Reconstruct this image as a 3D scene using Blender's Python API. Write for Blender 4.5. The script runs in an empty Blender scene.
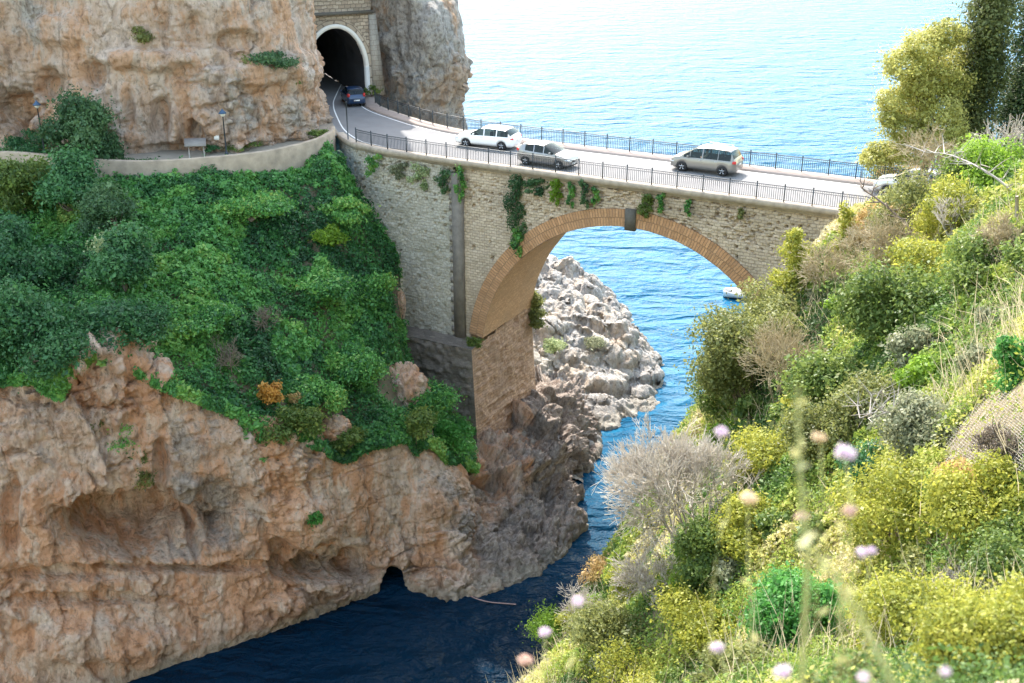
import bpy, math, random
import numpy as np
from mathutils import Vector

# ------------------------------------------------------------------ camera, light, exposure
K = 0.83                                   # metres per layout unit
SC = bpy.context.scene
COL = SC.collection
F_PX, PITCH = 1100.0, math.radians(22.75)
cam_d = bpy.data.cameras.new("camera")
cam = bpy.data.objects.new("camera", cam_d); COL.objects.link(cam)
cam.location = (0, 0, 51 * K)
cam.rotation_euler = (math.pi / 2 - PITCH, 0, 0)
cam_d.sensor_width = 36; cam_d.lens = 36 * F_PX / 1024
cam_d.clip_start = 0.1; cam_d.clip_end = 20000
cam_d.dof.use_dof = True; cam_d.dof.focus_distance = 64; cam_d.dof.aperture_fstop = 2.4
SC.camera = cam

SUN_AZ, SUN_EL = math.radians(-12), math.radians(48)      # azimuth measured from +Y towards +X
world = bpy.data.worlds.new("World"); SC.world = world; world.use_nodes = True
wn = world.node_tree; bg = wn.nodes["Background"]
sky = wn.nodes.new("ShaderNodeTexSky"); sky.sky_type = 'NISHITA'; sky.sun_disc = False
sky.sun_elevation = SUN_EL; sky.sun_rotation = SUN_AZ
sky.air_density = 1.4; sky.dust_density = 1.5; sky.ozone_density = 1.0
wm = wn.nodes.new('ShaderNodeMixRGB'); wm.blend_type = 'MULTIPLY'; wm.inputs[0].default_value = 1; wm.inputs[2].default_value = (1.12, 1.0, 0.84, 1)     # warm white balance
wn.links.new(sky.outputs[0], wm.inputs[1]); wn.links.new(wm.outputs[0], bg.inputs[0]); bg.inputs[1].default_value = 0.15
sd = bpy.data.lights.new("sun", 'SUN'); sun = bpy.data.objects.new("sun", sd); COL.objects.link(sun)
sd.energy = 2.0; sd.angle = math.radians(0.5); sd.color = (1.0, 0.95, 0.87)
sv = Vector((math.sin(SUN_AZ) * math.cos(SUN_EL), math.cos(SUN_AZ) * math.cos(SUN_EL), math.sin(SUN_EL)))
sun.rotation_euler = (-sv).to_track_quat('-Z', 'Y').to_euler()
sun.location = (-20, 60, 120)
vs = SC.view_settings
vs.view_transform = 'Standard'; vs.look = 'None'; vs.exposure = 2.42; vs.gamma = 1; vs.use_curve_mapping = False
SC.cycles.use_denoising = True
SC.cycles.max_bounces = 6; SC.cycles.transparent_max_bounces = 8

# ------------------------------------------------------------------ layout maths (survey of the photograph)
CP = np.array([0, 0, 51.0]); cS, sS = math.cos(PITCH), math.sin(PITCH)
def ray(x, y):
    x = x - 512.0; y = y - 341.5
    return np.array([x, F_PX * cS - y * sS, -F_PX * sS - y * cS])
def atz(x, y, z):
    d = ray(x, y); return CP + d * ((z - CP[2]) / d[2])
def atY(x, y, Y):
    d = ray(x, y); return CP + d * (Y / d[1])
def projv(P):
    p = P - CP
    zc = p[..., 1] * cS - p[..., 2] * sS; yc = -(p[..., 1] * sS + p[..., 2] * cS)
    return 512 + F_PX * p[..., 0] / zc, 341.5 + F_PX * yc / zc
BA = math.radians(-28.69)
BO = np.array([-3.688, 87.88, 30.0])
BU = np.array([math.cos(BA), math.sin(BA), 0]); BV = np.array([-math.sin(BA), math.cos(BA), 0])
def bw(u, v, z):
    u, v, z = np.broadcast_arrays(np.asarray(u, float), np.asarray(v, float), np.asarray(z, float))
    return BO + u[..., None] * BU + v[..., None] * BV + (z - 30.0)[..., None] * np.array([0, 0, 1.0])
def onwall(x, y, v=0):
    d = ray(x, y); t = ((BO + BV * v - CP) @ BV) / (d @ BV); p = CP + d * t
    return (p - BO) @ BU, p[2]

# ------------------------------------------------------------------ noise
def h3(ix, iy, iz, seed=0):
    n = (ix.astype(np.int64) * 374761393 + iy.astype(np.int64) * 668265263 + iz.astype(np.int64) * 2147483647 + seed * 974634777) & 0xFFFFFFFF
    n = ((n ^ (n >> 13)) * 1274126177) & 0xFFFFFFFF
    n = ((n ^ (n >> 16)) * 2246822519) & 0xFFFFFFFF
    return ((n ^ (n >> 15)) & 0xFFFFFF) / float(0xFFFFFF)
def vn(P, seed=0):
    i = np.floor(P); f = P - i; f = f * f * f * (f * (f * 6 - 15) + 10)
    x, y, z = i[..., 0], i[..., 1], i[..., 2]; fx, fy, fz = f[..., 0], f[..., 1], f[..., 2]
    r = 0
    for a in (0, 1):
        wx = fx if a else 1 - fx
        for b in (0, 1):
            wy = fy if b else 1 - fy
            for c in (0, 1):
                r = r + wx * wy * (fz if c else 1 - fz) * h3(x + a, y + b, z + c, seed)
    return r * 2 - 1
def fbm(P, o=4, seed=0, g=0.5):
    r = 0; a = 1.0; t = 0
    for k in range(o):
        r = r + a * vn(P * (2.03 ** k) + k * 17.3, seed + k); t += a; a *= g
    return r / t
def ridged(P, o=4, seed=0):
    r = 0; a = 1.0; t = 0
    for k in range(o):
        r = r + a * (1 - 2 * np.abs(vn(P * (2.03 ** k) + k * 9.1, seed + k))); t += a; a *= 0.5
    return r / t
def worley(P, seed=0):
    i = np.floor(P); d1 = np.full(P.shape[:-1], 9.0); d2 = d1.copy()
    for a in (-1, 0, 1):
        for b in (-1, 0, 1):
            for c in (-1, 0, 1):
                q = i + np.array([a, b, c])
                o = np.stack([h3(q[..., 0], q[..., 1], q[..., 2], seed + s) for s in (1, 2, 3)], -1)
                d = np.linalg.norm(q + o - P, axis=-1)
                d2 = np.minimum(d2, np.maximum(d, d1)); d1 = np.minimum(d1, d)
    return d1, d2
def facets(P, seed=0, tilt=0.8):
    """piecewise planar fracture pattern: every cell is a tilted plane with its own level"""
    i = np.floor(P); best = np.full(P.shape[:-1], 9.0); val = np.zeros(P.shape[:-1])
    for a in (-1, 0, 1):
        for b in (-1, 0, 1):
            for c in (-1, 0, 1):
                q = i + np.array([a, b, c]); x, y, z = q[..., 0], q[..., 1], q[..., 2]
                r = P - (q + np.stack([h3(x, y, z, seed + s) for s in (1, 2, 3)], -1)); dd = (r * r).sum(-1)
                g = np.stack([h3(x, y, z, seed + s) for s in (4, 5, 6)], -1) - 0.5
                m = dd < best; best = np.where(m, dd, best)
                val = np.where(m, h3(x, y, z, seed + 7) - 0.5 + tilt * 2 * (r * g).sum(-1), val)
    return val
def smooth(a, b, x):
    t = np.clip((x - a) / (b - a), 0, 1); return t * t * (3 - 2 * t)
def catmull(pts, n):
    """n points evenly along a smooth curve through pts"""
    pts = np.asarray(pts, float); m = len(pts)
    e = np.vstack([2 * pts[0] - pts[1], pts, 2 * pts[-1] - pts[-2]])
    out = []
    for i in range(m - 1):
        p0, p1, p2, p3 = e[i:i + 4]
        t = np.linspace(0, 1, 40, endpoint=False)[:, None]
        out.append(0.5 * (2 * p1 + (p2 - p0) * t + (2 * p0 - 5 * p1 + 4 * p2 - p3) * t ** 2 + (3 * p1 - p0 - 3 * p2 + p3) * t ** 3))
    c = np.vstack(out + [pts[-1:]])
    s = np.r_[0, np.cumsum(np.linalg.norm(np.diff(c, axis=0), axis=1))]
    if n is None: return c, s
    q = np.linspace(0, s[-1], n)
    return np.stack([np.interp(q, s, c[:, k]) for k in range(c.shape[1])], 1)

# ------------------------------------------------------------------ object helpers
def tag(o, label=None, cat=None, group=None, kind=None):
    if label: o['label'] = label
    if cat: o['category'] = cat
    if group: o['group'] = group
    if kind: o['kind'] = kind
    return o
def thing(name, label, cat, base, rz=0, group=None):
    o = bpy.data.objects.new(name, None); COL.objects.link(o)
    o.location = Vector(np.asarray(base, float) * K); o.rotation_euler = (0, 0, rz)
    o.empty_display_size = 0.3
    return tag(o, label, cat, group)
def raw_mesh(name, V, F, mat=None, uv=None, smooth_=False, tint=None):
    V = np.ascontiguousarray(V, np.float32).reshape(-1, 3)
    me = bpy.data.meshes.new(name)
    me.vertices.add(len(V)); me.vertices.foreach_set('co', V.ravel())
    if isinstance(F, np.ndarray):
        k = F.shape[1]; idx = F.ravel().astype(np.int32); st = np.arange(len(F), dtype=np.int32) * k
    else:
        idx = np.array([i for f in F for i in f], np.int32); st = np.cumsum([0] + [len(f) for f in F[:-1]]).astype(np.int32)
    me.loops.add(len(idx)); me.loops.foreach_set('vertex_index', idx)
    me.polygons.add(len(st)); me.polygons.foreach_set('loop_start', st)
    if smooth_: me.polygons.foreach_set('use_smooth', np.ones(len(st), bool))
    if uv is not None:
        l = me.uv_layers.new(name='UVMap'); l.data.foreach_set('uv', np.ascontiguousarray(np.asarray(uv, np.float32).reshape(-1, 2)[idx]).ravel())
    if tint is not None:
        a = me.attributes.new('tint', 'FLOAT', 'POINT'); a.data.foreach_set('value', np.ascontiguousarray(tint, np.float32))
    me.update(calc_edges=True); me.validate()
    if mat: me.materials.append(mat)
    return me
def obj(name, V, F, mat=None, parent=None, uv=None, smooth_=False, tint=None, local=False, label=None):
    """V in layout units in the world; local=True: metres in the parent's own frame"""
    V = np.asarray(V, float).reshape(-1, 3)
    if not local:
        V = V * K
        p = parent
        while p is not None:
            V = V - np.array(p.location); p = p.parent
    o = bpy.data.objects.new(name, raw_mesh(name, V, F, mat, uv, smooth_, tint)); COL.objects.link(o)
    if parent: o.parent = parent
    if label: o['label'] = label
    return o
def gridF(n, m, wrap=False):
    i, j = np.meshgrid(np.arange(n - 1), np.arange(m if wrap else m - 1), indexing='ij')
    j2 = (j + 1) % m
    return np.stack([i * m + j, i * m + j2, (i + 1) * m + j2, (i + 1) * m + j], -1).reshape(-1, 4)
class MB:
    """collects simple shapes into one mesh"""
    def __init__(s): s.V = []; s.F = []; s.n = 0
    def add(s, V, F):
        V = np.asarray(V, float).reshape(-1, 3)
        s.V.append(V); s.F += [tuple(int(i) + s.n for i in f) for f in F]; s.n += len(V); return s
    def box(s, c, d, rz=0, bev=0.0):
        c = np.asarray(c, float); hx, hy, hz = np.asarray(d, float) / 2
        if bev <= 0:
            V = np.array([(x, y, z) for z in (-hz, hz) for x, y in ((-hx, -hy), (hx, -hy), (hx, hy), (-hx, hy))])
            F = [(3, 2, 1, 0), (4, 5, 6, 7), (0, 1, 5, 4), (1, 2, 6, 5), (2, 3, 7, 6), (3, 0, 4, 7)]
        else:
            b = bev; R = []
            for z, i in ((-hz, b), (-hz + b, 0), (hz - b, 0), (hz, b)):
                for x, y in ((-hx + b, -hy), (hx - b, -hy), (hx, -hy + b), (hx, hy - b), (hx - b, hy), (-hx + b, hy), (-hx, hy - b), (-hx, -hy + b)):
                    R.append((x - np.sign(x) * i, y - np.sign(y) * i, z))
            V = np.array(R); F = [tuple(range(7, -1, -1)), tuple(range(24, 32))]
            for k in range(3):
                for j in range(8): F.append((k * 8 + j, k * 8 + (j + 1) % 8, k * 8 + 8 + (j + 1) % 8, k * 8 + 8 + j))
        ca, sa = math.cos(rz), math.sin(rz)
        V = np.stack([V[:, 0] * ca - V[:, 1] * sa, V[:, 0] * sa + V[:, 1] * ca, V[:, 2]], 1) + c
        return s.add(V, F)
    def tube(s, pts, r, n=5, cap=True):
        pts = np.asarray(pts, float); m = len(pts); r = np.broadcast_to(np.asarray(r, float), (m,))
        t = np.gradient(pts, axis=0); t /= np.linalg.norm(t, axis=1)[:, None] + 1e-9
        a = np.where(np.abs(t[:, 2:3]) > 0.9, np.array([[1.0, 0, 0]]), np.array([[0, 0, 1.0]]))
        x = np.cross(t, a); x /= np.linalg.norm(x, axis=1)[:, None] + 1e-9; y = np.cross(t, x)
        an = np.arange(n) * 2 * math.pi / n
        V = pts[:, None] + r[:, None, None] * (np.cos(an)[None, :, None] * x[:, None] + np.sin(an)[None, :, None] * y[:, None])
        F = [tuple(f) for f in gridF(m, n, True)]
        if cap: F += [tuple(range(n)), tuple(range(m * n - 1, (m - 1) * n - 1, -1))]
        return s.add(V, F)
    def lathe(s, prof, c=(0, 0, 0), n=12, axis='z'):
        prof = np.asarray(prof, float); an = np.arange(n) * 2 * math.pi / n
        V = np.stack([prof[:, None, 0] * np.cos(an), prof[:, None, 0] * np.sin(an), np.broadcast_to(prof[:, None, 1], (len(prof), n))], -1).reshape(-1, 3)
        if axis == 'y': V = V[:, [0, 2, 1]] * np.array([1, 1, 1])
        return s.add(V + np.asarray(c, float), [tuple(f) for f in gridF(len(prof), n, True)] + [tuple(range(n)), tuple(range(len(prof) * n - 1, (len(prof) - 1) * n - 1, -1))])
    def build(s, name, mat, parent=None, local=False, smooth_=False, label=None):
        return obj(name, np.vstack(s.V), s.F, mat, parent, smooth_=smooth_, local=local, label=label)

# ------------------------------------------------------------------ materials
def new_mat(name):
    m = bpy.data.materials.new(name); m.use_nodes = True; nt = m.node_tree
    for n in list(nt.nodes): nt.nodes.remove(n)
    out = nt.nodes.new('ShaderNodeOutputMaterial')
    def N(t, ins=None, **kw):
        n = nt.nodes.new('ShaderNode' + t)
        for k, v in kw.items(): setattr(n, k, v)
        for k, v in (ins or {}).items():
            s = n.inputs[k]
            if isinstance(v, bpy.types.NodeSocket): nt.links.new(v, s)
            else: s.default_value = v
        return n
    def done(sh): nt.links.new(sh, out.inputs[0]); return m
    return m, N, done, nt
def ramp(N, fac, stops, interp='LINEAR'):
    n = N('ValToRGB', {0: fac}); cr = n.color_ramp; cr.interpolation = interp
    while len(cr.elements) < len(stops): cr.elements.new(0.5)
    for e, (p, c) in zip(cr.elements, stops): e.position = p; e.color = (*c, 1) if len(c) == 3 else c
    return n.outputs[0]
def mixc(N, f, a, b, mode='MIX'):
    n = N('MixRGB', {0: f}, blend_type=mode)
    for i, v in ((1, a), (2, b)):
        if isinstance(v, bpy.types.NodeSocket): n.id_data.links.new(v, n.inputs[i])
        else: n.inputs[i].default_value = (*v, 1)
    return n.outputs[0]
def coords(N, scale=(1, 1, 1), out='Object', loc=(0, 0, 0)):
    t = N('TexCoord'); return N('Mapping', {'Vector': t.outputs[out], 'Scale': scale, 'Location': loc}).outputs[0]
def noise(N, vec, scale, detail=5, rough=0.55, dist=0.0):
    return N('TexNoise', {'Vector': vec, 'Scale': scale, 'Detail': detail, 'Roughness': rough, 'Distortion': dist}).outputs[0]
def simple(name, col, rough=0.6, metal=0.0, var=0.15, vscale=6.0, bump=0.0, coat=0.0):
    m, N, done, nt = new_mat(name)
    v = coords(N); n = noise(N, v, vscale)
    c = mixc(N, n, tuple(x * (1 - var) for x in col), tuple(min(1, x * (1 + var)) for x in col))
    ins = {'Base Color': c, 'Roughness': rough, 'Metallic': metal, 'Coat Weight': coat}
    if bump: ins['Normal'] = N('Bump', {'Strength': bump, 'Distance': 0.03, 'Height': noise(N, v, vscale * 4)}).outputs[0]
    return done(N('BsdfPrincipled', ins).outputs[0])

def rock_mat(name, warm, pale, grey, dark, grey_lo=0.5, grey_hi=0.68, streak=0.6, low_grey=False, east=None):
    m, N, done, nt = new_mat(name)
    def mul(x, k): return N('Math', {0: x, 1: k}, operation='MULTIPLY').outputs[0]
    def add(x, y): return N('Math', {0: x, 1: y}, operation='ADD').outputs[0]
    v = coords(N); wob = N('TexNoise', {'Vector': v, 'Scale': 0.5, 'Detail': 3}).outputs[1]
    vs_ = coords(N, (1, 1, 0.14)); vw = N('VectorMath', {0: vs_, 1: N('VectorMath', {0: wob, 'Scale': 1.2}, operation='SCALE').outputs[0]}, operation='ADD').outputs[0]
    big = noise(N, v, 0.10, 4, 0.6); mid = noise(N, coords(N, (1, 1, 0.6)), 0.55, 8, 0.68, 0.3); fine = noise(N, coords(N, (1, 1, .7)), 3.6, 8, 0.72); tiny = noise(N, v, 14, 4, 0.7)
    st = noise(N, vw, 0.5, 8, 0.66, 0.3); st2 = noise(N, vw, 1.9, 6, 0.65, 0.3)
    c = mixc(N, ramp(N, mid, [(0.36, (0, 0, 0)), (0.62, (1, 1, 1))]), warm, pale)
    pst = noise(N, vw, 0.9, 6, 0.6, 0.2)
    c = mixc(N, mul(ramp(N, pst, [(0.5, (0, 0, 0)), (0.6, (1, 1, 1))]), 0.7), c, tuple(min(1, x * 1.12) for x in pale))
    c = mixc(N, mul(ramp(N, st, [(0.48, (0, 0, 0)), (0.56, (1, 1, 1))]), 0.7), c, (warm[0] * 1.15, warm[1] * 0.98, warm[2] * 0.82))
    gx = big
    if east is not None:
        x = N('SeparateXYZ', {0: v}).outputs[0]
        gx = add(big, N('MapRange', {0: x, 1: east[0], 2: east[1], 3: 0.0, 4: 0.3}).outputs[0])
    g = ramp(N, add(gx, mul(add(mid, -0.5), 0.45)), [(grey_lo, (0, 0, 0)), (grey_hi, (1, 1, 1))])
    c = mixc(N, g, c, mixc(N, ramp(N, fine, [(0.35, (0, 0, 0)), (0.65, (1, 1, 1))]), tuple(x * 0.85 for x in grey), tuple(min(1, x * 1.6) for x in grey)))
    if low_grey:
        z = N('SeparateXYZ', {0: v}).outputs[2]
        zz = add(z, mul(mid, 5.0))
        tide = ramp(N, mul(zz, 0.12), [(0.3, (1, 1, 1)), (0.55, (0, 0, 0))])
        c = mixc(N, mul(tide, 0.6), c, tuple(x * 0.75 for x in grey))
        salt = ramp(N, N('Math', {0: z, 1: mul(fine, 0.9)}, operation='SUBTRACT').outputs[0], [(0.0, (1, 1, 1)), (0.25, (0, 0, 0))])
        c = mixc(N, mul(salt, 0.5), c, (0.42, 0.38, 0.3))
    c = mixc(N, mul(ramp(N, st2, [(0.34, (1, 1, 1)), (0.46, (0, 0, 0))]), streak), c, dark)
    c = mixc(N, mul(ramp(N, st, [(0.33, (1, 1, 1)), (0.42, (0, 0, 0))]), streak * 0.8), c, tuple(x * 1.3 for x in dark))
    c = mixc(N, ramp(N, fine, [(0.34, (0.5,) * 3), (0.48, (0.0,) * 3)]), c, dark)
    c = mixc(N, ramp(N, fine, [(0.56, (0,) * 3), (0.72, (0.35,) * 3)]), c, tuple(min(1, x * 1.25) for x in pale))
    hgt = add(add(mul(fine, 0.75), mul(mid, 0.9)), add(mul(st2, 0.7), mul(tiny, 0.16)))
    nb = N('Bump', {'Strength': 1.0, 'Distance': 0.62, 'Height': hgt}).outputs[0]
    return done(N('BsdfPrincipled', {'Base Color': c, 'Roughness': 0.92, 'Specular IOR Level': 0.15, 'Normal': nb}).outputs[0])

def stone_mat(name, c1, c2, mortar, bwid, bh, rough_=0.9, wob=0.06, stain=(0.10, 0.09, 0.07), stain_amt=0.5, bump=0.6, ms=0.025):
    m, N, done, nt = new_mat(name)
    uv = coords(N, out='UV'); v = coords(N)
    w = N('TexNoise', {'Vector': uv, 'Scale': 2.2, 'Detail': 3}).outputs[1]
    wv = N('VectorMath', {0: w, 1: (0.5, 0.5, 0.5)}, operation='SUBTRACT').outputs[0]
    wv = N('VectorMath', {0: wv, 'Scale': wob * 2}, operation='SCALE').outputs[0]
    uvw = N('VectorMath', {0: uv, 1: wv}, operation='ADD').outputs[0]
    b = N('TexBrick', {'Vector': uvw, 'Color1': (*c1, 1), 'Color2': (*c2, 1), 'Mortar': (*mortar, 1), 'Scale': 1.0, 'Mortar Size': ms, 'Mortar Smooth': 0.4, 'Bias': 0.0, 'Brick Width': bwid, 'Row Height': bh})
    big = noise(N, v, 0.35, 5, 0.6); fine = noise(N, v, 7, 5, 0.7)
    c = mixc(N, N('Math', {0: ramp(N, big, [(0.45, (0, 0, 0)), (0.68, (1, 1, 1))]), 1: stain_amt}, operation='MULTIPLY').outputs[0], b.outputs[0], stain)
    c = mixc(N, ramp(N, fine, [(0.3, (0.5,) * 3), (0.55, (0,) * 3)]), c, tuple(x * 0.5 for x in c1))
    hh = N('Math', {0: N('Math', {0: b.outputs[1], 1: -0.6}, operation='MULTIPLY').outputs[0], 1: fine}, operation='ADD').outputs[0]
    nb = N('Bump', {'Strength': bump, 'Distance': 0.06, 'Height': hh}).outputs[0]
    return done(N('BsdfPrincipled', {'Base Color': c, 'Roughness': rough_, 'Specular IOR Level': 0.2, 'Normal': nb}).outputs[0])

def leaf_mat(name, dark, mid, light, trans=0.4, rough=0.5):
    m, N, done, nt = new_mat(name)
    t = N('Attribute', attribute_name='tint').outputs[2]
    n = noise(N, coords(N), 0.9, 3)
    t2 = N('Math', {0: t, 1: N('Math', {0: N('Math', {0: n, 1: 0.5}, operation='SUBTRACT').outputs[0], 1: 0.7}, operation='MULTIPLY').outputs[0]}, operation='ADD').outputs[0]
    c = ramp(N, t2, [(0.0, dark), (0.5, mid), (1.0, light)])
    p = N('BsdfPrincipled', {'Base Color': c, 'Roughness': rough, 'Specular IOR Level': 0.35}).outputs[0]
    tr = N('BsdfTranslucent', {0: mixc(N, 0.5, c, tuple(min(1, x * 1.5) for x in light))}).outputs[0]
    return done(N('MixShader', {0: trans, 1: p, 2: tr}).outputs[0])

M = {}
M['cliff'] = rock_mat('cliff_rock', (0.66, 0.39, 0.245), (0.80, 0.63, 0.50), (0.34, 0.285, 0.245), (0.15, 0.09, 0.058), 0.60, 0.70, 0.55, True, (-3.5, 2.0))
M['upper'] = rock_mat('upper_cliff_rock', (0.61, 0.40, 0.27), (0.73, 0.59, 0.49), (0.42, 0.38, 0.34), (0.17, 0.11, 0.078), 0.54, 0.64, 0.5)
M['head'] = rock_mat('grey_rock', (0.48, 0.34, 0.24), (0.56, 0.48, 0.41), (0.36, 0.34, 0.32), (0.16, 0.13, 0.11), 0.42, 0.52, 0.5)
M['outcrop'] = rock_mat('outcrop_rock', (0.56, 0.51, 0.45), (0.68, 0.65, 0.61), (0.40, 0.385, 0.37), (0.12, 0.105, 0.09), 0.42, 0.55, 0.3, True)
M['wall'] = stone_mat('limestone_wall', (0.64, 0.52, 0.39), (0.50, 0.395, 0.29), (0.38, 0.30, 0.22), 0.46, 0.24, stain_amt=0.35, bump=0.9, ms=0.025, wob=0.1)
M['wall_l'] = stone_mat('weathered_wall', (0.56, 0.52, 0.44), (0.48, 0.44, 0.37), (0.40, 0.365, 0.30), 0.40, 0.25, wob=0.22, stain=(0.22, 0.21, 0.15), stain_amt=0.45, bump=1.0, ms=0.03)
M['dark_stone'] = stone_mat('dark_stone', (0.15, 0.135, 0.12), (0.10, 0.09, 0.08), (0.13, 0.12, 0.105), 0.5, 0.28)
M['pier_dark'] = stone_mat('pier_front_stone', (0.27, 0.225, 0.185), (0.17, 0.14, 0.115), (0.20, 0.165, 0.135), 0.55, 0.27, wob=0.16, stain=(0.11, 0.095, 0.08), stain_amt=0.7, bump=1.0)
M['brick'] = stone_mat('arch_brick', (0.62, 0.345, 0.18), (0.43, 0.235, 0.125), (0.30, 0.19, 0.115), 0.24, 0.7, wob=0.05, stain=(0.30, 0.20, 0.12), stain_amt=0.35, ms=0.03, bump=1.0)
M['soffit'] = stone_mat('soffit_brick', (0.66, 0.41, 0.24), (0.50, 0.30, 0.17), (0.42, 0.27, 0.165), 0.4, 0.16, wob=0.05, stain=(0.40, 0.27, 0.17), stain_amt=0.55, ms=0.02, bump=0.8)
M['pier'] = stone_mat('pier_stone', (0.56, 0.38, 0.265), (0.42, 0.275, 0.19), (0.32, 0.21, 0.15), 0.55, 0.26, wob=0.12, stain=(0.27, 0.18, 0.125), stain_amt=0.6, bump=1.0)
M['portal'] = stone_mat('portal_stone', (0.56, 0.48, 0.39), (0.36, 0.29, 0.225), (0.22, 0.18, 0.145), 0.62, 0.36, wob=0.16, ms=0.045, stain_amt=0.3, bump=1.0)
M['quoin'] = stone_mat('quoin_stone', (0.46, 0.43, 0.38), (0.40, 0.37, 0.33), (0.25, 0.22, 0.2), 0.8, 0.52, wob=0.03, stain_amt=0.25)
M['concrete'] = simple('cornice_concrete', (0.37, 0.31, 0.25), 0.95, var=0.5, vscale=2.6, bump=0.9)
M['render'] = simple('rendered_parapet', (0.35, 0.28, 0.21), 0.95, var=0.55, vscale=1.5, bump=0.8)
M['kerb'] = simple('kerb_stone', (0.40, 0.32, 0.28), 0.9, var=0.2, vscale=2.0, bump=0.3)
M['white_stone'] = simple('white_ring', (0.74, 0.73, 0.70), 0.8, var=0.08, vscale=2.0)
M['iron'] = simple('painted_iron', (0.045, 0.055, 0.065), 0.5, 0.3, var=0.25)
M['asphalt'] = simple('worn_asphalt', (0.185, 0.182, 0.185), 0.95, var=0.2, vscale=0.8, bump=0.1)
M['paint'] = simple('road_paint', (0.78, 0.78, 0.76), 0.8, var=0.1, vscale=3)
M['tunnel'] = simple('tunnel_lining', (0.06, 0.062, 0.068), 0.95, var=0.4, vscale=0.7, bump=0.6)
M['path'] = simple('gravel_path', (0.28, 0.24, 0.19), 0.95, var=0.3, vscale=2)
M['soil'] = simple('slope_soil', (0.12, 0.10, 0.06), 0.95, var=0.5, vscale=0.7, bump=0.8)
M['drysoil'] = simple('dry_hill_soil', (0.19, 0.155, 0.09), 0.95, var=0.5, vscale=0.7, bump=0.8)
M['bark'] = simple('bark', (0.17, 0.13, 0.10), 0.9, var=0.4, vscale=6)
M['palebark'] = simple('dead_bark', (0.40, 0.36, 0.33), 0.9, var=0.25, vscale=6)
M['wire'] = simple('galvanised_wire', (0.33, 0.31, 0.29), 0.5, 0.6)
M['tyre'] = simple('tyre_rubber', (0.02, 0.02, 0.022), 0.8)
M['alloy'] = simple('alloy_wheel', (0.55, 0.56, 0.58), 0.35, 0.8, var=0.05)
M['lampglass'] = simple('lamp_glass', (0.75, 0.74, 0.70), 0.3, var=0.03)
M['boardwood'] = simple('weathered_board', (0.22, 0.20, 0.18), 0.8, var=0.25, vscale=5)
M['boat'] = simple('boat_hull', (0.80, 0.80, 0.80), 0.35, var=0.04)
M['rope'] = simple('rope_fibre', (0.30, 0.20, 0.19), 0.9)
M['petal'] = leaf_mat('pale_pink_petal', (0.56, 0.40, 0.56), (0.70, 0.55, 0.69), (0.82, 0.72, 0.82), 0.35)
M['seed'] = leaf_mat('dry_seed_head', (0.42, 0.30, 0.18), (0.60, 0.46, 0.30), (0.72, 0.60, 0.42), 0.35)
M['peach'] = leaf_mat('faded_petal', (0.60, 0.36, 0.30), (0.74, 0.50, 0.42), (0.80, 0.62, 0.54), 0.35)
M['stem'] = leaf_mat('flower_stem', (0.34, 0.36, 0.14), (0.46, 0.46, 0.20), (0.56, 0.54, 0.28), 0.3)
# foliage
def ivy_mat():
    m, N, done, nt = new_mat('ivy_leaves')
    t = N('Attribute', attribute_name='tint').outputs[2]
    c = ramp(N, t, [(0.0, (0.018, 0.075, 0.025)), (0.25, (0.05, 0.18, 0.048)), (0.5, (0.11, 0.31, 0.065)), (0.8, (0.19, 0.38, 0.075)), (1.0, (0.34, 0.44, 0.11))])
    p = N('BsdfPrincipled', {'Base Color': c, 'Roughness': 0.45, 'Specular IOR Level': 0.4}).outputs[0]
    return done(N('MixShader', {0: 0.32, 1: p, 2: N('BsdfTranslucent', {0: c}).outputs[0]}).outputs[0])
M['ivy'] = ivy_mat()
M['deep_tone'] = leaf_mat('deep_green_leaves', (0.014, 0.055, 0.024), (0.036, 0.125, 0.045), (0.085, 0.22, 0.07), 0.3)
M['bluegreen'] = leaf_mat('dull_green_leaves', (0.022, 0.065, 0.030), (0.055, 0.13, 0.052), (0.125, 0.22, 0.085), 0.28)
M['cream'] = leaf_mat('cream_green_leaves', (0.07, 0.14, 0.04), (0.26, 0.34, 0.14), (0.50, 0.54, 0.32), 0.3)
M['pine'] = leaf_mat('pine_needles', (0.13, 0.15, 0.03), (0.33, 0.34, 0.08), (0.52, 0.50, 0.17), 0.4)
M['lime'] = leaf_mat('lime_leaves', (0.08, 0.16, 0.015), (0.16, 0.28, 0.025), (0.26, 0.40, 0.05), 0.45)
M['yellow'] = leaf_mat('yellow_green_leaves', (0.10, 0.13, 0.018), (0.25, 0.28, 0.035), (0.42, 0.41, 0.08), 0.42)
M['olive'] = leaf_mat('olive_leaves', (0.06, 0.08, 0.022), (0.15, 0.175, 0.05), (0.29, 0.30, 0.10), 0.4)
M['green'] = leaf_mat('mid_green_leaves', (0.035, 0.08, 0.018), (0.10, 0.165, 0.035), (0.22, 0.28, 0.07), 0.4)
M['fresh'] = leaf_mat('fresh_green_leaves', (0.03, 0.12, 0.02), (0.06, 0.22, 0.04), (0.13, 0.34, 0.08), 0.4)
M['grey'] = leaf_mat('grey_green_leaves', (0.12, 0.14, 0.07), (0.22, 0.24, 0.14), (0.36, 0.37, 0.25), 0.35)
M['cypress'] = leaf_mat('cypress_leaves', (0.03, 0.05, 0.016), (0.075, 0.105, 0.032), (0.17, 0.19, 0.06), 0.3)
M['darkcypress'] = leaf_mat('dark_cypress_leaves', (0.02, 0.045, 0.02), (0.045, 0.09, 0.035), (0.10, 0.16, 0.055), 0.22)
M['orange'] = leaf_mat('autumn_leaves', (0.30, 0.13, 0.02), (0.46, 0.23, 0.04), (0.55, 0.36, 0.10), 0.35)
M['straw'] = leaf_mat('dry_straw', (0.30, 0.24, 0.13), (0.46, 0.39, 0.25), (0.60, 0.54, 0.40), 0.35)
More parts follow.
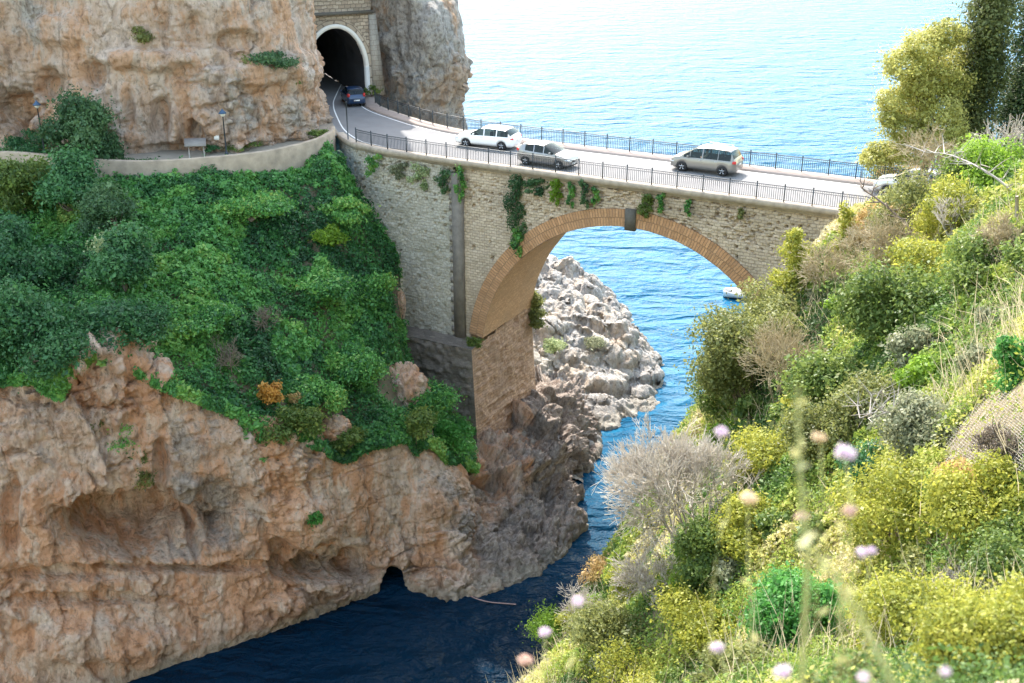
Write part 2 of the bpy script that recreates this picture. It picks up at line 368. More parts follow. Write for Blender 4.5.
M['twig'] = leaf_mat('pale_twigs', (0.40, 0.35, 0.30), (0.58, 0.52, 0.45), (0.72, 0.67, 0.59), 0.25)
M['twig_d'] = leaf_mat('brown_twigs', (0.16, 0.12, 0.09), (0.27, 0.22, 0.17), (0.38, 0.33, 0.28), 0.2)
M['pinkish'] = leaf_mat('peach_tipped_leaves', (0.22, 0.18, 0.04), (0.42, 0.30, 0.10), (0.58, 0.40, 0.22), 0.4)
def scrub_mat():
    m, N, done, nt = new_mat('scrub_mix')
    t = N('Attribute', attribute_name='tint').outputs[2]
    c = ramp(N, t, [(0.0, (0.045, 0.095, 0.026)), (0.26, (0.12, 0.22, 0.045)), (0.50, (0.30, 0.37, 0.06)), (0.72, (0.48, 0.47, 0.13)), (0.82, (0.52, 0.47, 0.22)), (1.0, (0.58, 0.52, 0.34))])
    p = N('BsdfPrincipled', {'Base Color': c, 'Roughness': 0.55, 'Specular IOR Level': 0.3}).outputs[0]
    return done(N('MixShader', {0: 0.4, 1: p, 2: N('BsdfTranslucent', {0: c}).outputs[0]}).outputs[0])
M['scrub'] = scrub_mat()
def glass_mat():
    m, N, done, nt = new_mat('car_glass')
    g = N('BsdfPrincipled', {'Base Color': (0.015, 0.025, 0.028, 1), 'Roughness': 0.04, 'Specular IOR Level': 0.6}).outputs[0]
    t = N('BsdfTransparent', {0: (0.55, 0.68, 0.66, 1)}).outputs[0]
    return done(N('MixShader', {0: 0.55, 1: g, 2: t}).outputs[0])
M['glass'] = glass_mat()
def paint(name, c, metal=0.0, rough=0.35): return simple(name, c, rough, metal, var=0.03, coat=0.7)
def sea_mat():
    m, N, done, nt = new_mat('sea_water')
    a = coords(N, (0.75, 1.25, 1)); b = coords(N)
    n1 = noise(N, a, 0.16, 3, 0.5, 0.6); n2 = noise(N, a, 0.62, 4, 0.55, 0.5); n3 = noise(N, b, 2.6, 3, 0.55); n0 = noise(N, b, 0.02, 3)
    h = N('Math', {0: N('Math', {0: n1, 1: 1.7}, operation='MULTIPLY').outputs[0], 1: N('Math', {0: n2, 1: 0.62}, operation='MULTIPLY').outputs[0]}, operation='ADD').outputs[0]
    h = N('Math', {0: h, 1: N('Math', {0: n3, 1: 0.10}, operation='MULTIPLY').outputs[0]}, operation='ADD').outputs[0]
    nb = N('Bump', {'Strength': 1.0, 'Distance': 1.5, 'Height': h}).outputs[0]
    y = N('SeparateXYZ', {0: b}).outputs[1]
    deep_tone = ramp(N, N('MapRange', {0: N('Math', {0: y, 1: N('Math', {0: n0, 1: 16.0}, operation='MULTIPLY').outputs[0]}, operation='ADD').outputs[0], 1: 66.0, 2: 100.0}).outputs[0], [(0, (0, 0, 0)), (1, (1, 1, 1))])
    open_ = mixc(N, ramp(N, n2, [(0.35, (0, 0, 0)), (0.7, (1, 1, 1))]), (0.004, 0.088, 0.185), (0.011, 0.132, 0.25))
    c = mixc(N, deep_tone, (0.0008, 0.013, 0.03), open_)  # inlet water painted darker by position, standing in for shade and cliff reflections
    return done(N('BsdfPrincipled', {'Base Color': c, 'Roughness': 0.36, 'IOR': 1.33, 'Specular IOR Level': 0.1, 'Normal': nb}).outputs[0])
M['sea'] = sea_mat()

# ------------------------------------------------------------------ terrain helpers
def normals(P):
    a = np.gradient(P, axis=0); b = np.gradient(P, axis=1); n = np.cross(a, b)
    n /= np.linalg.norm(n, axis=-1, keepdims=True) + 1e-9
    s = np.sign(np.mean(np.sum(n * (CP - P), -1))); return n * (s if s else 1)
def resample(ctrl, nu, nv, rowpos=None):
    """ctrl [rows][cols][3] smooth surface -> [nv][nu][3]"""
    ctrl = np.asarray(ctrl, float)
    rows = np.stack([catmull(r, nu) for r in ctrl])                    # rows x nu
    m = len(ctrl); s = np.linspace(0, m - 1, nv) if rowpos is None else rowpos
    i = np.clip(s.astype(int), 0, m - 2); t = (s - i)[:, None, None]
    e = np.concatenate([2 * rows[:1] - rows[1:2], rows, 2 * rows[-1:] - rows[-2:-1]])
    p0, p1, p2, p3 = e[i], e[i + 1], e[i + 2], e[i + 3]
    return 0.5 * (2 * p1 + (p2 - p0) * t + (2 * p0 - 5 * p1 + 4 * p2 - p3) * t ** 2 + (3 * p1 - p0 - 3 * p2 + p3) * t ** 3)
def rockify(P, seed, A=1.6, B=0.7, C=0.25, zs=0.55, boulder=0.0, pits=(), rugged=0.0):
    Nn = normals(P); Q = P * np.array([1, 1, zs])
    W_ = P + 0.55 * np.stack([fbm(P * 0.55, 3, seed + s) for s in (81, 82, 83)], -1)
    vz = np.array([1, 1, 0.42])
    d = A * 0.8 * ridged(Q * 0.10, 4, seed) + B * 1.5 * facets(W_ * vz * 0.22, seed + 91) + B * 0.65 * facets(W_ * vz * 0.6 + 3, seed + 92, .6) + B * 0.22 * facets(W_ * vz * 1.5 + 7, seed + 93, .5) + C * 0.35 * facets(W_ * np.array([1, 1, .7]) * 3.2, seed + 94)
    d += C * 0.6 * fbm(Q * 1.7, 4, seed + 23) + 0.35 * B * ridged(P * np.array([0.9, 0.9, 0.12]), 3, seed + 31)         # vertical flutes
    ed = np.abs(fbm(P * np.array([0.10, 0.10, 0.34]) + 3, 4, seed + 35)); d -= 0.55 * B * (1 - smooth(0, 0.05, ed))        # bedding cracks
    if boulder:
        d1, d2 = worley(P * 0.45, seed + 5); d += boulder * (smooth(0, 0.35, d2 - d1) - 0.5)
        d1, d2 = worley(P * 1.15, seed + 6); d += 0.45 * boulder * (smooth(0, 0.35, d2 - d1) - 0.5)
    d = d * smooth(-1.5, 1.6, P[..., 2]) * (0.45 + 0.9 * smooth(-0.3, 0.35, fbm(P * 0.13 + 7, 3, seed + 61)) + rugged * smooth(-6, 0, P[..., 0]))        # smooth faces between rough ones
    px, py = projv(P)
    for (x, y, rx, ry, dep) in pits:
        w = 0.42 * fbm(P * 0.55, 4, seed + 77)
        r = np.sqrt(((px - x) / rx) ** 2 + ((py - y) / ry) ** 2) + w
        d -= dep * (1 - smooth(0.35, 1.0, r))
    return P + Nn * d[..., None]
def rbf(pts):
    pts = np.asarray(pts, float); X = pts[:, :2]; n = len(X)
    def phi(r2): return 0.5 * r2 * np.log(r2 + 1e-6)
    A = np.zeros((n + 3, n + 3)); D = ((X[:, None] - X[None]) ** 2).sum(-1)
    A[:n, :n] = phi(D) + np.eye(n) * 2.0; A[:n, n] = 1; A[:n, n + 1:] = X; A[n, :n] = 1; A[n + 1:, :n] = X.T
    w = np.linalg.solve(A, np.r_[pts[:, 2], 0, 0, 0])
    def f(x, y):
        x = np.asarray(x, float); y = np.asarray(y, float)
        r = w[n] + w[n + 1] * x + w[n + 2] * y
        for k in range(n): r = r + w[k] * phi((x - X[k, 0]) ** 2 + (y - X[k, 1]) ** 2)
        return r
    return f

# ------------------------------------------------------------------ sea
def build_sea():
    ys = np.r_[np.linspace(20, 300, 40), np.geomspace(330, 12000, 30)]
    xs = np.r_[-np.geomspace(9000, 120, 20), np.linspace(-100, 120, 45), np.geomspace(140, 9000, 20)]
    X, Y = np.meshgrid(xs, ys); P = np.stack([X, Y, np.zeros_like(X)], -1)
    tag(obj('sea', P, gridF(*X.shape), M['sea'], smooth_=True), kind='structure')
build_sea()

# ------------------------------------------------------------------ the lower sea cliff on the near bank
CLIFF = [  # base px, py | top px, py, depth of top
    (-120, 755, -120, 388, 62.0), (-40, 735, -40, 385, 62.3), (30, 715, 30, 383, 62.8), (75, 700, 72, 378, 63.5), (110, 690, 106, 352, 64.9), (150, 673, 150, 380, 66),
    (200, 655, 200, 402, 67), (250, 640, 250, 420, 68.5), (300, 622, 300, 437, 70), (345, 606, 343, 462, 71.5), (395, 588, 395, 440, 75),
    (440, 597, 440, 448, 78), (475, 598, 476, 470, 81.5), (510, 586, 512, 442, 87), (545, 567, 545, 405, 94), (572, 542, 566, 400, 97),
    (575, 518, 583, 408, 98.5), (563, 500, 594, 414, 99.5), (582, 476, 603, 420, 100.5), (596, 452, 612, 424, 101.5)]
def build_cliff():
    rows = [[] for _ in range(7)]
    for bx, by, tx, ty, tY in CLIFF:
        b = atz(bx, by, 0.0); t = atY(tx, ty, tY)
        h = np.array([0, 0, 1.0])
        lip = t - np.array([0, 0.9, 0]) * min(1, t[2] / 10)
        rows[0].append(b - h * 3 + np.array([0, 0.8, 0])); rows[1].append(b)
        rows[2].append(b + (lip - b) * 0.34 + np.array([0, 0.7, 0])); rows[3].append(b + (lip - b) * 0.68 + np.array([0, 0.1, 0]))
        rows[4].append(t - h * 0.5 - np.array([0, 0.4, 0])); rows[5].append(t + np.array([-0.3, 2.0, 0.1])); rows[6].append(t + np.array([-0.6, 7.0, -1.0]))
    rp = np.r_[np.linspace(0, 1, 12, endpoint=False), np.linspace(1, 4, 250, endpoint=False), np.linspace(4, 6, 30)]
    P = resample(rows, 620, len(rp), rp)
    pits = [(140, 526, 96, 38, 5.2), (215, 505, 50, 34, 1.2), (330, 572, 75, 12, 1.8), (140, 568, 110, 6, 1.2), (394, 586, 15, 30, 3.4), (330, 560, 60, 22, 1.6), (172, 505, 9, 22, 1.6), (196, 542, 9, 20, 1.6),
            (160, 470, 10, 40, 1.2), (90, 600, 100, 10, 1.0), (360, 570, 12, 22, 1.2), (280, 555, 16, 26, 1.2), (310, 570, 10, 20, 1.0),
            (560, 430, 9, 22, 1.5), (548, 500, 8, 26, 0.9), (250, 565, 40, 9, 0.8), (60, 575, 90, 8, 1.0), (12, 520, 12, 60, 1.0),
            (300, 520, 46, 34, -1.1), (112, 385, 14, 50, -0.7), (100, 640, 90, 30, -1.0), (290, 602, 26, 16, -0.9), (440, 520, 36, 60, -0.9), (545, 470, 30, 24, -0.8), (560, 525, 22, 22, -0.9)]
    # the fin of rock that runs down from the shrubs
    P = rockify(P, 3, 1.0, 0.6, 0.34, 0.5, 0.3, pits, 0.9)
    tag(obj('cliff', P, gridF(len(rp), 620), M['cliff'], smooth_=True), kind='structure')
build_cliff()

# ------------------------------------------------------------------ green slope above it
SLOPE_TOP = [atY(-120, 160, 92), atY(-40, 160, 91.5), atz(20, 160, 29.0), atz(75, 166, 29.0), atz(125, 171, 29.0), atz(165, 172, 29.0), atz(205, 170, 29.0), atz(240, 166, 29.0), atz(270, 162, 29.0), atz(300, 156, 29.0), atz(322, 150, 29.2),
             bw(-12.9, .3, 28.7), bw(-10.4, -.2, 25.4), bw(-8.6, -.2, 23.0), bw(-7.1, -.2, 20.4), bw(-6.8, -.2, 16.6), bw(-6.7, -.4, 13.4), bw(-4.5, -2.3, 10.6), bw(-0.6, -2.6, 8.2), bw(1.4, -2.0, 6.6)]
SLOPE_BOT = [atY(-120, 392, 61.6), atY(-40, 388, 61.9), atY(30, 385, 62.5), atY(70, 380, 63), atY(105, 356, 64.7), atY(150, 384, 65.6), atY(200, 404, 66.6), atY(240, 420, 68), atY(270, 428, 68.8), atY(300, 440, 69.5), atY(322, 452, 70.2),
             atY(345, 463, 71), atY(365, 452, 72.5), atY(385, 446, 73.8), atY(402, 443, 75), atY(422, 446, 76.3), atY(440, 452, 77.5), atY(455, 462, 79), atY(467, 468, 80.4), atY(476, 472, 81)]
def slope_grid(nu, nv):
    t = catmull(np.array(SLOPE_TOP), nu); b = catmull(np.array(SLOPE_BOT), nu)
    s = np.linspace(0, 1, nv)[:, None, None]
    P = b[None] * (1 - s) + t[None] * s
    n = np.array([0.1, -0.65, 0.75]); e = np.sin(np.pi * s[..., 0]) 
    d = 1.2 * fbm(P * 0.16, 3, 41) + 0.7 * fbm(P * 0.5, 4, 42) + 0.35
    xs = np.linspace(0, 1, nu)[None]
    d = d * np.minimum(1, e * 3) * (1 - smooth(0.55, 0.62, xs) * 0.55)
    return P + n * d[..., None]
SG = slope_grid(360, 220)
tag(obj('hillside', SG, gridF(220, 360), M['soil'], smooth_=True), kind='structure')

# ------------------------------------------------------------------ leaves
def leaves(C, Nrm, size, rng, spread=0.9, aspect=0.55):
    """one folded leaf (two triangles as a quad) at every point of C, facing roughly along Nrm"""
    n = len(C)
    nr = Nrm + rng.normal(0, spread, (n, 3)); nr /= np.linalg.norm(nr, axis=1)[:, None] + 1e-9
    a = rng.normal(0, 1, (n, 3)); t = np.cross(nr, a); t /= np.linalg.norm(t, axis=1)[:, None] + 1e-9
    b = np.cross(nr, t); s = (size * np.exp(rng.normal(0, 0.35, n)))[:, None]
    V = np.stack([C - t * s, C + b * s * aspect, C + t * s, C - b * s * aspect + nr * s * 0.25], 1)
    F = np.arange(4 * n).reshape(n, 4)
    return V.reshape(-1, 3), F
def crown_pts(lumps, n, rng, shell=0.5):
    """points and outward normals spread through the outer part of a set of lumps (x,y,z,rx,ry,rz)"""
    L = np.asarray(lumps, float); w = (L[:, 3] * L[:, 4] + L[:, 4] * L[:, 5] + L[:, 3] * L[:, 5]); w /= w.sum()
    k = rng.choice(len(L), n, p=w); d = rng.normal(0, 1, (n, 3)); d /= np.linalg.norm(d, axis=1)[:, None]
    r = (1 - shell * rng.random(n) ** 1.6)[:, None] * rng.normal(1.0, 0.09, n)[:, None]
    g = 1 + 0.28 * vn(d * 2.6 + k[:, None] * 7.7, 5)[:, None]
    sp = np.floor(h3(np.floor(d[:, 0] * 4), np.floor(d[:, 1] * 4), np.floor(d[:, 2] * 4) + k * 13, 3) * 4) == 0      # some shoots stick out
    r = np.where(sp[:, None], r * (1 + 0.8 * rng.random((n, 1)) ** 1.6), r)
    C = L[k, :3] + d * r * g * L[k, 3:6]
    return C, d, k
def auto_lumps(w, h, rng, n=9, style='dome'):
    out = []
    for i in range(n):
        a = rng.uniform(0, 2 * math.pi)
        if style == 'tall':
            z = h * (0.12 + 0.8 * i / max(1, n - 1)); q = w * 0.5 * (1 - 0.75 * abs(i / max(1, n - 1) - 0.3)); rr = q * 0.45
            out.append((rr * math.cos(a), rr * math.sin(a), z, q * 0.62, q * 0.62, h / n * 0.95))
        else:
            r = w * 0.5 * math.sqrt(rng.random()) * 0.72
            top = h * (0.88 - 0.5 * (2 * r / w) ** 2); z = top * rng.uniform(0.22, 0.86)
            s = w * rng.uniform(0.15, 0.27)
            out.append((r * math.cos(a), r * math.sin(a), z, s, s, min(s * 0.85, max(0.2 * h, 0.1))))
    return out
def stem_tubes(base, lumps, rng, r0, n=7):
    mb = MB(); base = np.asarray(base, float)
    for i in range(min(n, len(lumps))):
        e = base + np.array(lumps[i][:3]); m = base * 0.55 + e * 0.45 + rng.normal(0, 0.08, 3) * np.linalg.norm(e - base)
        mb.tube(catmull(np.array([base - [0, 0, 0.3], m, e]), 7), np.linspace(r0, r0 * 0.18, 7), 5)
    return mb
def shrub(base, w, h, mat, label, n=5000, leaf=0.11, name='shrub', cat='shrub', seed=0, style='dome', lumps=None, group=None, stem='bark', nl=9, shell=0.55, crown='foliage', r0=None, spread=0.9, upward=0.35):
    rng = np.random.default_rng(seed + 100); base = np.asarray(base, float)
    L = lumps or auto_lumps(w, h, rng, nl, style); n = int(n * 2.3); leaf = leaf * 0.68
    root = thing(name, label, cat, base, group=group)
    C, d, k = crown_pts(L, n, rng, shell)
    kt = rng.uniform(0.25, 0.75, len(L))[k]
    V, F = leaves(C + base, d + np.array([0, 0, upward]), leaf, rng, spread)
    tint = np.repeat(np.clip(kt + rng.normal(0, 0.16, n), 0, 1), 4)
    obj(crown, V, F, M[mat], root, tint=tint)
    stem_tubes(base, L, rng, r0 or max(0.022, 0.016 * w)).build('trunk' if cat == 'tree' else 'stem', M[stem], root)
    return root
def twig_bush(base, w, h, label, seed=0, mat='twig', n0=9, depth=5, name='dead_shrub', cat='dead shrub', lean=(0, 0, 0), r0=0.05, spread=0.55, tips=0, split=3, zb=0.12):
    rng = np.random.default_rng(seed + 500); base = np.asarray(base, float); lean = np.array(lean, float)
    VV, FF, TT, n = [], [], [], 0
    segs = []
    def grow(p, d, L, r, k):
        q = p + d * L; segs.append((p, q, r, r * 0.72))
        if k == 0: return
        for _ in range(split if k < depth else 2):
            e = d + rng.normal(0, spread, 3) + np.array([0, 0, zb]); e /= np.linalg.norm(e)
            grow(p + d * L * rng.uniform(0.55, 1.0), e, L * rng.uniform(0.62, 0.88), r * 0.66, k - 1)
    L0 = h / 3.1
    for i in range(n0):
        a = rng.uniform(0, 2 * math.pi); o = rng.uniform(0.1, 1.0) * (w / h) * 0.75
        d = np.array([math.cos(a) * o, math.sin(a) * o, 1.0]) + lean; d /= np.linalg.norm(d)
        grow(base + rng.normal(0, 0.08 * w, 3) * [1, 1, 0.2] - [0, 0, 0.2], d, L0, r0, depth)
    S = np.array([np.r_[a, b, c, d] for a, b, c, d in segs]); P, Q = S[:, :3], S[:, 3:6]
    t = Q - P; t /= np.linalg.norm(t, axis=1)[:, None]; x = np.cross(t, [0.3, 0.5, 0.81]); x /= np.linalg.norm(x, axis=1)[:, None]; y = np.cross(t, x)
    ring = [(math.cos(a), math.sin(a)) for a in (0, 2.094, 4.189)]
    V = np.concatenate([np.stack([P + (c * x + s * y) * np.maximum(S[:, 6:7], .011) for c, s in ring], 1), np.stack([Q + (c * x + s * y) * np.maximum(S[:, 7:8], .009) for c, s in ring], 1)], 1)
    m = len(S); o = (np.arange(m) * 6)[:, None]
    F = np.concatenate([o + np.array([[a, (a + 1) % 3, (a + 1) % 3 + 3, a + 3]]) for a in range(3)])
    tint = np.repeat(np.clip(0.5 + rng.normal(0, 0.2, m), 0, 1), 6)
    root = thing(name, label, cat, base)
    obj('branches', V.reshape(-1, 3), F, M[mat], root, tint=tint)
    return root
def domes(X, Y, cell, H, seed):
    """height of the tallest round clump over each point, and that clump's own random number"""
    i, j = np.floor(X / cell), np.floor(Y / cell); best = np.zeros_like(X); idn = h3(i, j, i * 0, seed + 9)
    for a in (-1, 0, 1):
        for b in (-1, 0, 1):
            q, p = i + a, j + b; cx = (q + h3(q, p, q * 0, seed)) * cell; cy = (p + h3(q, p, q * 0, seed + 1)) * cell; r = cell * (0.45 + 0.5 * h3(q, p, q * 0, seed + 2))
            h = H * (0.35 + 0.65 * h3(q, p, q * 0, seed + 3)) * np.sqrt(np.clip(1 - ((X - cx) ** 2 + (Y - cy) ** 2) / r ** 2, 0, 1))
            m = h > best; best = np.where(m, h, best); idn = np.where(m, h3(q, p, q * 0, seed + 4), idn)
    return best, idn
def canopy(P, n, wfn, scales, rng, seed):
    """sample points over a clumpy canopy that covers the ground grid P"""
    D = 0; ids = []
    for cell, H in scales:
        h, k = domes(P[..., 0] + 0.25 * cell * fbm(P * 0.9 / cell, 3, seed), P[..., 1] + 0.25 * cell * fbm(P * 0.9 / cell, 3, seed + 5), cell, H, seed + int(cell * 10)); D = D + h; ids.append(k)
    D = D * (0.3 + 0.7 * smooth(10, 42, np.linalg.norm(P - CP, axis=-1)))
    Q = P.copy(); Q[..., 2] += D; Nn = normals(Q)
    if Nn[..., 2].mean() < 0: Nn = -Nn
    c = Q[:-1, :-1]; area = np.linalg.norm(np.cross(Q[1:, :-1] - c, Q[:-1, 1:] - c), axis=-1) * wfn(P[:-1, :-1])
    cs = np.cumsum(area.ravel()); f = np.searchsorted(cs, rng.random(n) * cs[-1]); a, b = np.unravel_index(np.clip(f, 0, area.size - 1), area.shape)
    fi, fj = rng.random((n, 1)), rng.random((n, 1))
    C = Q[a, b] * (1 - fi) * (1 - fj) + Q[a + 1, b] * fi * (1 - fj) + Q[a, b + 1] * (1 - fi) * fj + Q[a + 1, b + 1] * fi * fj
    return C, Nn[a, b], [k[a, b] for k in ids], D[a, b]
def ground_leaves(name, P, dens_fn, n, size, mat, rng, lift=0.25, spread=0.8, tintfn=None, nrm=None):
    nv, nu = P.shape[:2]
    i = rng.uniform(0, nv - 1.001, n); j = rng.uniform(0, nu - 1.001, n)
    a, b = i.astype(int), j.astype(int); fi, fj = (i - a)[:, None], (j - b)[:, None]
    C = P[a, b] * (1 - fi) * (1 - fj) + P[a + 1, b] * fi * (1 - fj) + P[a, b + 1] * (1 - fi) * fj + P[a + 1, b + 1] * fi * fj
    Nn = normals(P)[a, b]
    keep = rng.random(n) < dens_fn(C); C, Nn = C[keep], Nn[keep]; m = len(C)
    lump = 0.5 + 0.5 * fbm(C * 0.8, 3, 61)
    C = C + Nn * (lift * (0.15 + 1.6 * lump[:, None]) * rng.random((m, 1)) ** 0.6)
    V, F = leaves(C, Nn + np.array([0, -0.1, 0.4]), size, rng, spread)
    t = 0.45 + 0.45 * fbm(C * 0.35, 3, 63) + rng.normal(0, 0.13, m) if tintfn is None else tintfn(C, m)
    return tag(obj(name, V, F, M[mat], tint=np.repeat(np.clip(t, 0, 1), 4)), kind='stuff')
def slope_dens(C):
    px, py = projv(C)
    d = np.ones(len(C))
    for (x, y, rx, ry) in ((405, 392, 34, 20), (330, 430, 18, 14), (402, 305, 8, 22), (108, 350, 12, 26), (345, 460, 25, 8)):
        d *= 1 - 0.95 * (((px - x) / rx) ** 2 + ((py - y) / ry) ** 2 < 1 + 0.6 * fbm(C * 0.8, 2, 9))
    return d * (0.55 + 0.45 * smooth(-0.35, 0.05, fbm(C * 0.5, 3, 12)))
rngG = np.random.default_rng(5)
C, Nn, ids, hh = canopy(SG, 420000, lambda P: slope_dens(P.reshape(-1, 3)).reshape(P.shape[:2]), ((4.6, 0.8), (1.9, 0.5), (0.8, 0.35)), rngG, 21)
# trailers hanging over the cliff lip
eb = catmull(np.array(SLOPE_BOT), 900); m_ = 52000; k_ = rngG.integers(0, 900, m_); ln = 0.5 + 2.4 * smooth(-0.1, 0.6, fbm(eb * np.array([.35, .35, 0]), 3, 66))
f_ = rngG.random((m_, 1)); E_ = eb[k_] + np.array([0.02, -0.3, 0.75]) + f_ * ln[k_, None] * np.array([0.03, -0.22, -1.0]) + rngG.normal(0, 0.16, (m_, 3)) * (1.1 - f_)
C = np.vstack([C, E_]); Nn = np.vstack([Nn, np.tile([0.1, -0.9, 0.35], (m_, 1))]); ids = [np.r_[q, h3(np.floor(E_[:, 0] / 1.3), E_[:, 0] * 0, E_[:, 0] * 0, 5 + s)] for s, q in enumerate(ids)]
C = C - Nn * (rngG.random((len(C), 1)) ** 1.5 * 0.6) + rngG.normal(0, 0.06, C.shape)
C = C + Nn * (0.6 * np.clip(fbm(C * 1.9, 3, 67), -.35, 1))[:, None]
V, F = leaves(C, Nn + np.array([0, -0.1, 0.3]), 0.08 + 0.05 * ids[1], rngG, 0.75)
tt = 0.02 + 0.30 * ids[0] + 0.42 * ids[1] ** 2 + 0.16 * ids[2] + 0.35 * fbm(C * 0.12, 3, 63) + rngG.normal(0, 0.10, len(C))
tag(obj('ivy_cover', V, F, M['ivy'], tint=np.repeat(np.clip(tt, 0, 1), 4)), kind='stuff')

# ------------------------------------------------------------------ upper cliff behind the terrace, headland right of the tunnel
def build_upper():
    base = [(-160, 95.5), (-90, 94.0), (-30, 93.8), (15, 94.2), (60, 93.8), (110, 92.2), (150, 92.0), (200, 92.6), (235, 93.4), (270, 95.2), (300, 97.6), (318, 100.5), (325, 103.5)]
    rows = [[] for _ in range(8)]
    for k, (px, Y) in enumerate(base):
        p = atY(px, 150, Y); p[2] = 28.0
        for r, z in enumerate((27.5, 30.5, 34, 38.5, 43, 52, 66, 82)):
            yy = Y + (0.0, 0.0, -0.1, 0.7, 1.6, 4.0, 7.5, 14.0)[r]
            q = atY(px, 150, yy); rows[r].append(np.array([q[0], yy, z]))
    # wrap round the corner towards the tunnel, then over the portal
    zt = (27.5, 30.5, 34, 38.5, 43, 52, 66, 82)
    for r in range(8):
        c = rows[r][-1]; e = (0, 0.0, -0.45, -.5, -0.6, -0.7, -0.9, -2.0)[r]
        c[0] += e
        rows[r].append(np.array([c[0] - 1.6, c[1] + 3.2, zt[r]]))
        rows[r].append(np.array([c[0] - 6.0, c[1] + 6.5, zt[r]]))
        rows[r].append(np.array([c[0] - 15.0, c[1] + 9.0, zt[r]]))
    rp = np.r_[np.linspace(0, 4, 190, endpoint=False), np.linspace(4, 7, 50)]
    P = resample(rows, 460, len(rp), rp)
    pits = [(50, 85, 20, 26, 2.0), (95, 75, 14, 18, 1.6), (15, 110, 26, 36, 3.2), (30, 138, 24, 16, 2.0), (198, 135, 14, 18, 2.0), (160, 120, 14, 24, 1.4), (175, 150, 40, 8, 1.0), (250, 148, 22, 8, 1.0), (130, 110, 8, 30, 0.6),
            (150, 60, 60, 14, -1.0), (175, 128, 9, 22, -1.3), (250, 75, 55, 16, -1.1), (300, 70, 24, 26, -0.7), (60, 30, 40, 20, -0.7), (240, 40, 30, 12, 0.9), (195, 30, 16, 22, 0.8)]
    P = rockify(P, 17, 0.9, 0.6, 0.25, 0.5, 0.4, pits)
    tag(obj('upper_cliff', P, gridF(len(rp), 460), M['upper'], smooth_=True), kind='structure')
    # headland right of the tunnel: stands on the sea bed, leans out over the road's far edge
    prof = [(-4, 3.0), (8, 2.2), (20, 1.0), (26, 0.2), (29, -0.4), (32, 0.4), (36, 0.2), (39.5, -1.0), (42, -4.0), (46, -8.0), (52, -11.0)]
    rows = []
    for z, e in prof:
        up = max(0, z - 40) * 0.22
        rows.append([np.array(q, float) for q in [(-15.4 - 0.7 * max(0, z - 40), 124.5 + up, z), (-15.0 - 0.3 * max(0, z - 40), 121.8 + up, z), (-14.0, 119.6 + up, z), (-12.6, 117.6 + up, z), (-10.6 + e * .4, 115.6 + up, z), (-8.2 + e * .7, 115.8 + up, z), (-6.3 + e, 118.2 + up, z), (-5.6 + e, 122.5 + up, z), (-6.5 + e, 128, z), (-9 + e, 136, z), (-16, 146, z)]])
    nr = 240
    P = resample(rows, 300, nr)
    P = rockify(P, 29, 0.8, 0.55, 0.22, 0.45, 0.35, [(385, 75, 12, 40, 0.9), (430, 30, 14, 26, -0.8), (415, 95, 8, 26, -0.6), (452, 70, 14, 26, -0.6), (404, 30, 8, 40, 0.6)])
    tag(obj('headland', P, gridF(nr, 300), M['head'], smooth_=True), kind='structure')
    # the mountain mass above the tunnel (out of frame, gives the road its shadow)
    rows = []
    for z in (42, 50, 60, 70, 82):
        s = (z - 42) * 0.12
        rows.append([np.array(q, float) for q in [(-60, 116 + s, z), (-40, 118 + s, z), (-24 - s, 120 + s, z), (-19.5 - s * .1, 121.5 + s, z), (-15.8 - s * .15, 124 + s, z), (-18.2 - s * .2, 130 + s, z), (-30, 146 + s, z)]])
    P = rockify(resample(rows, 120, 60), 31, 0.7, 0.5, 0.2)
    tag(obj('mountain', P, gridF(60, 120), M['upper'], smooth_=True), kind='structure')
build_upper()

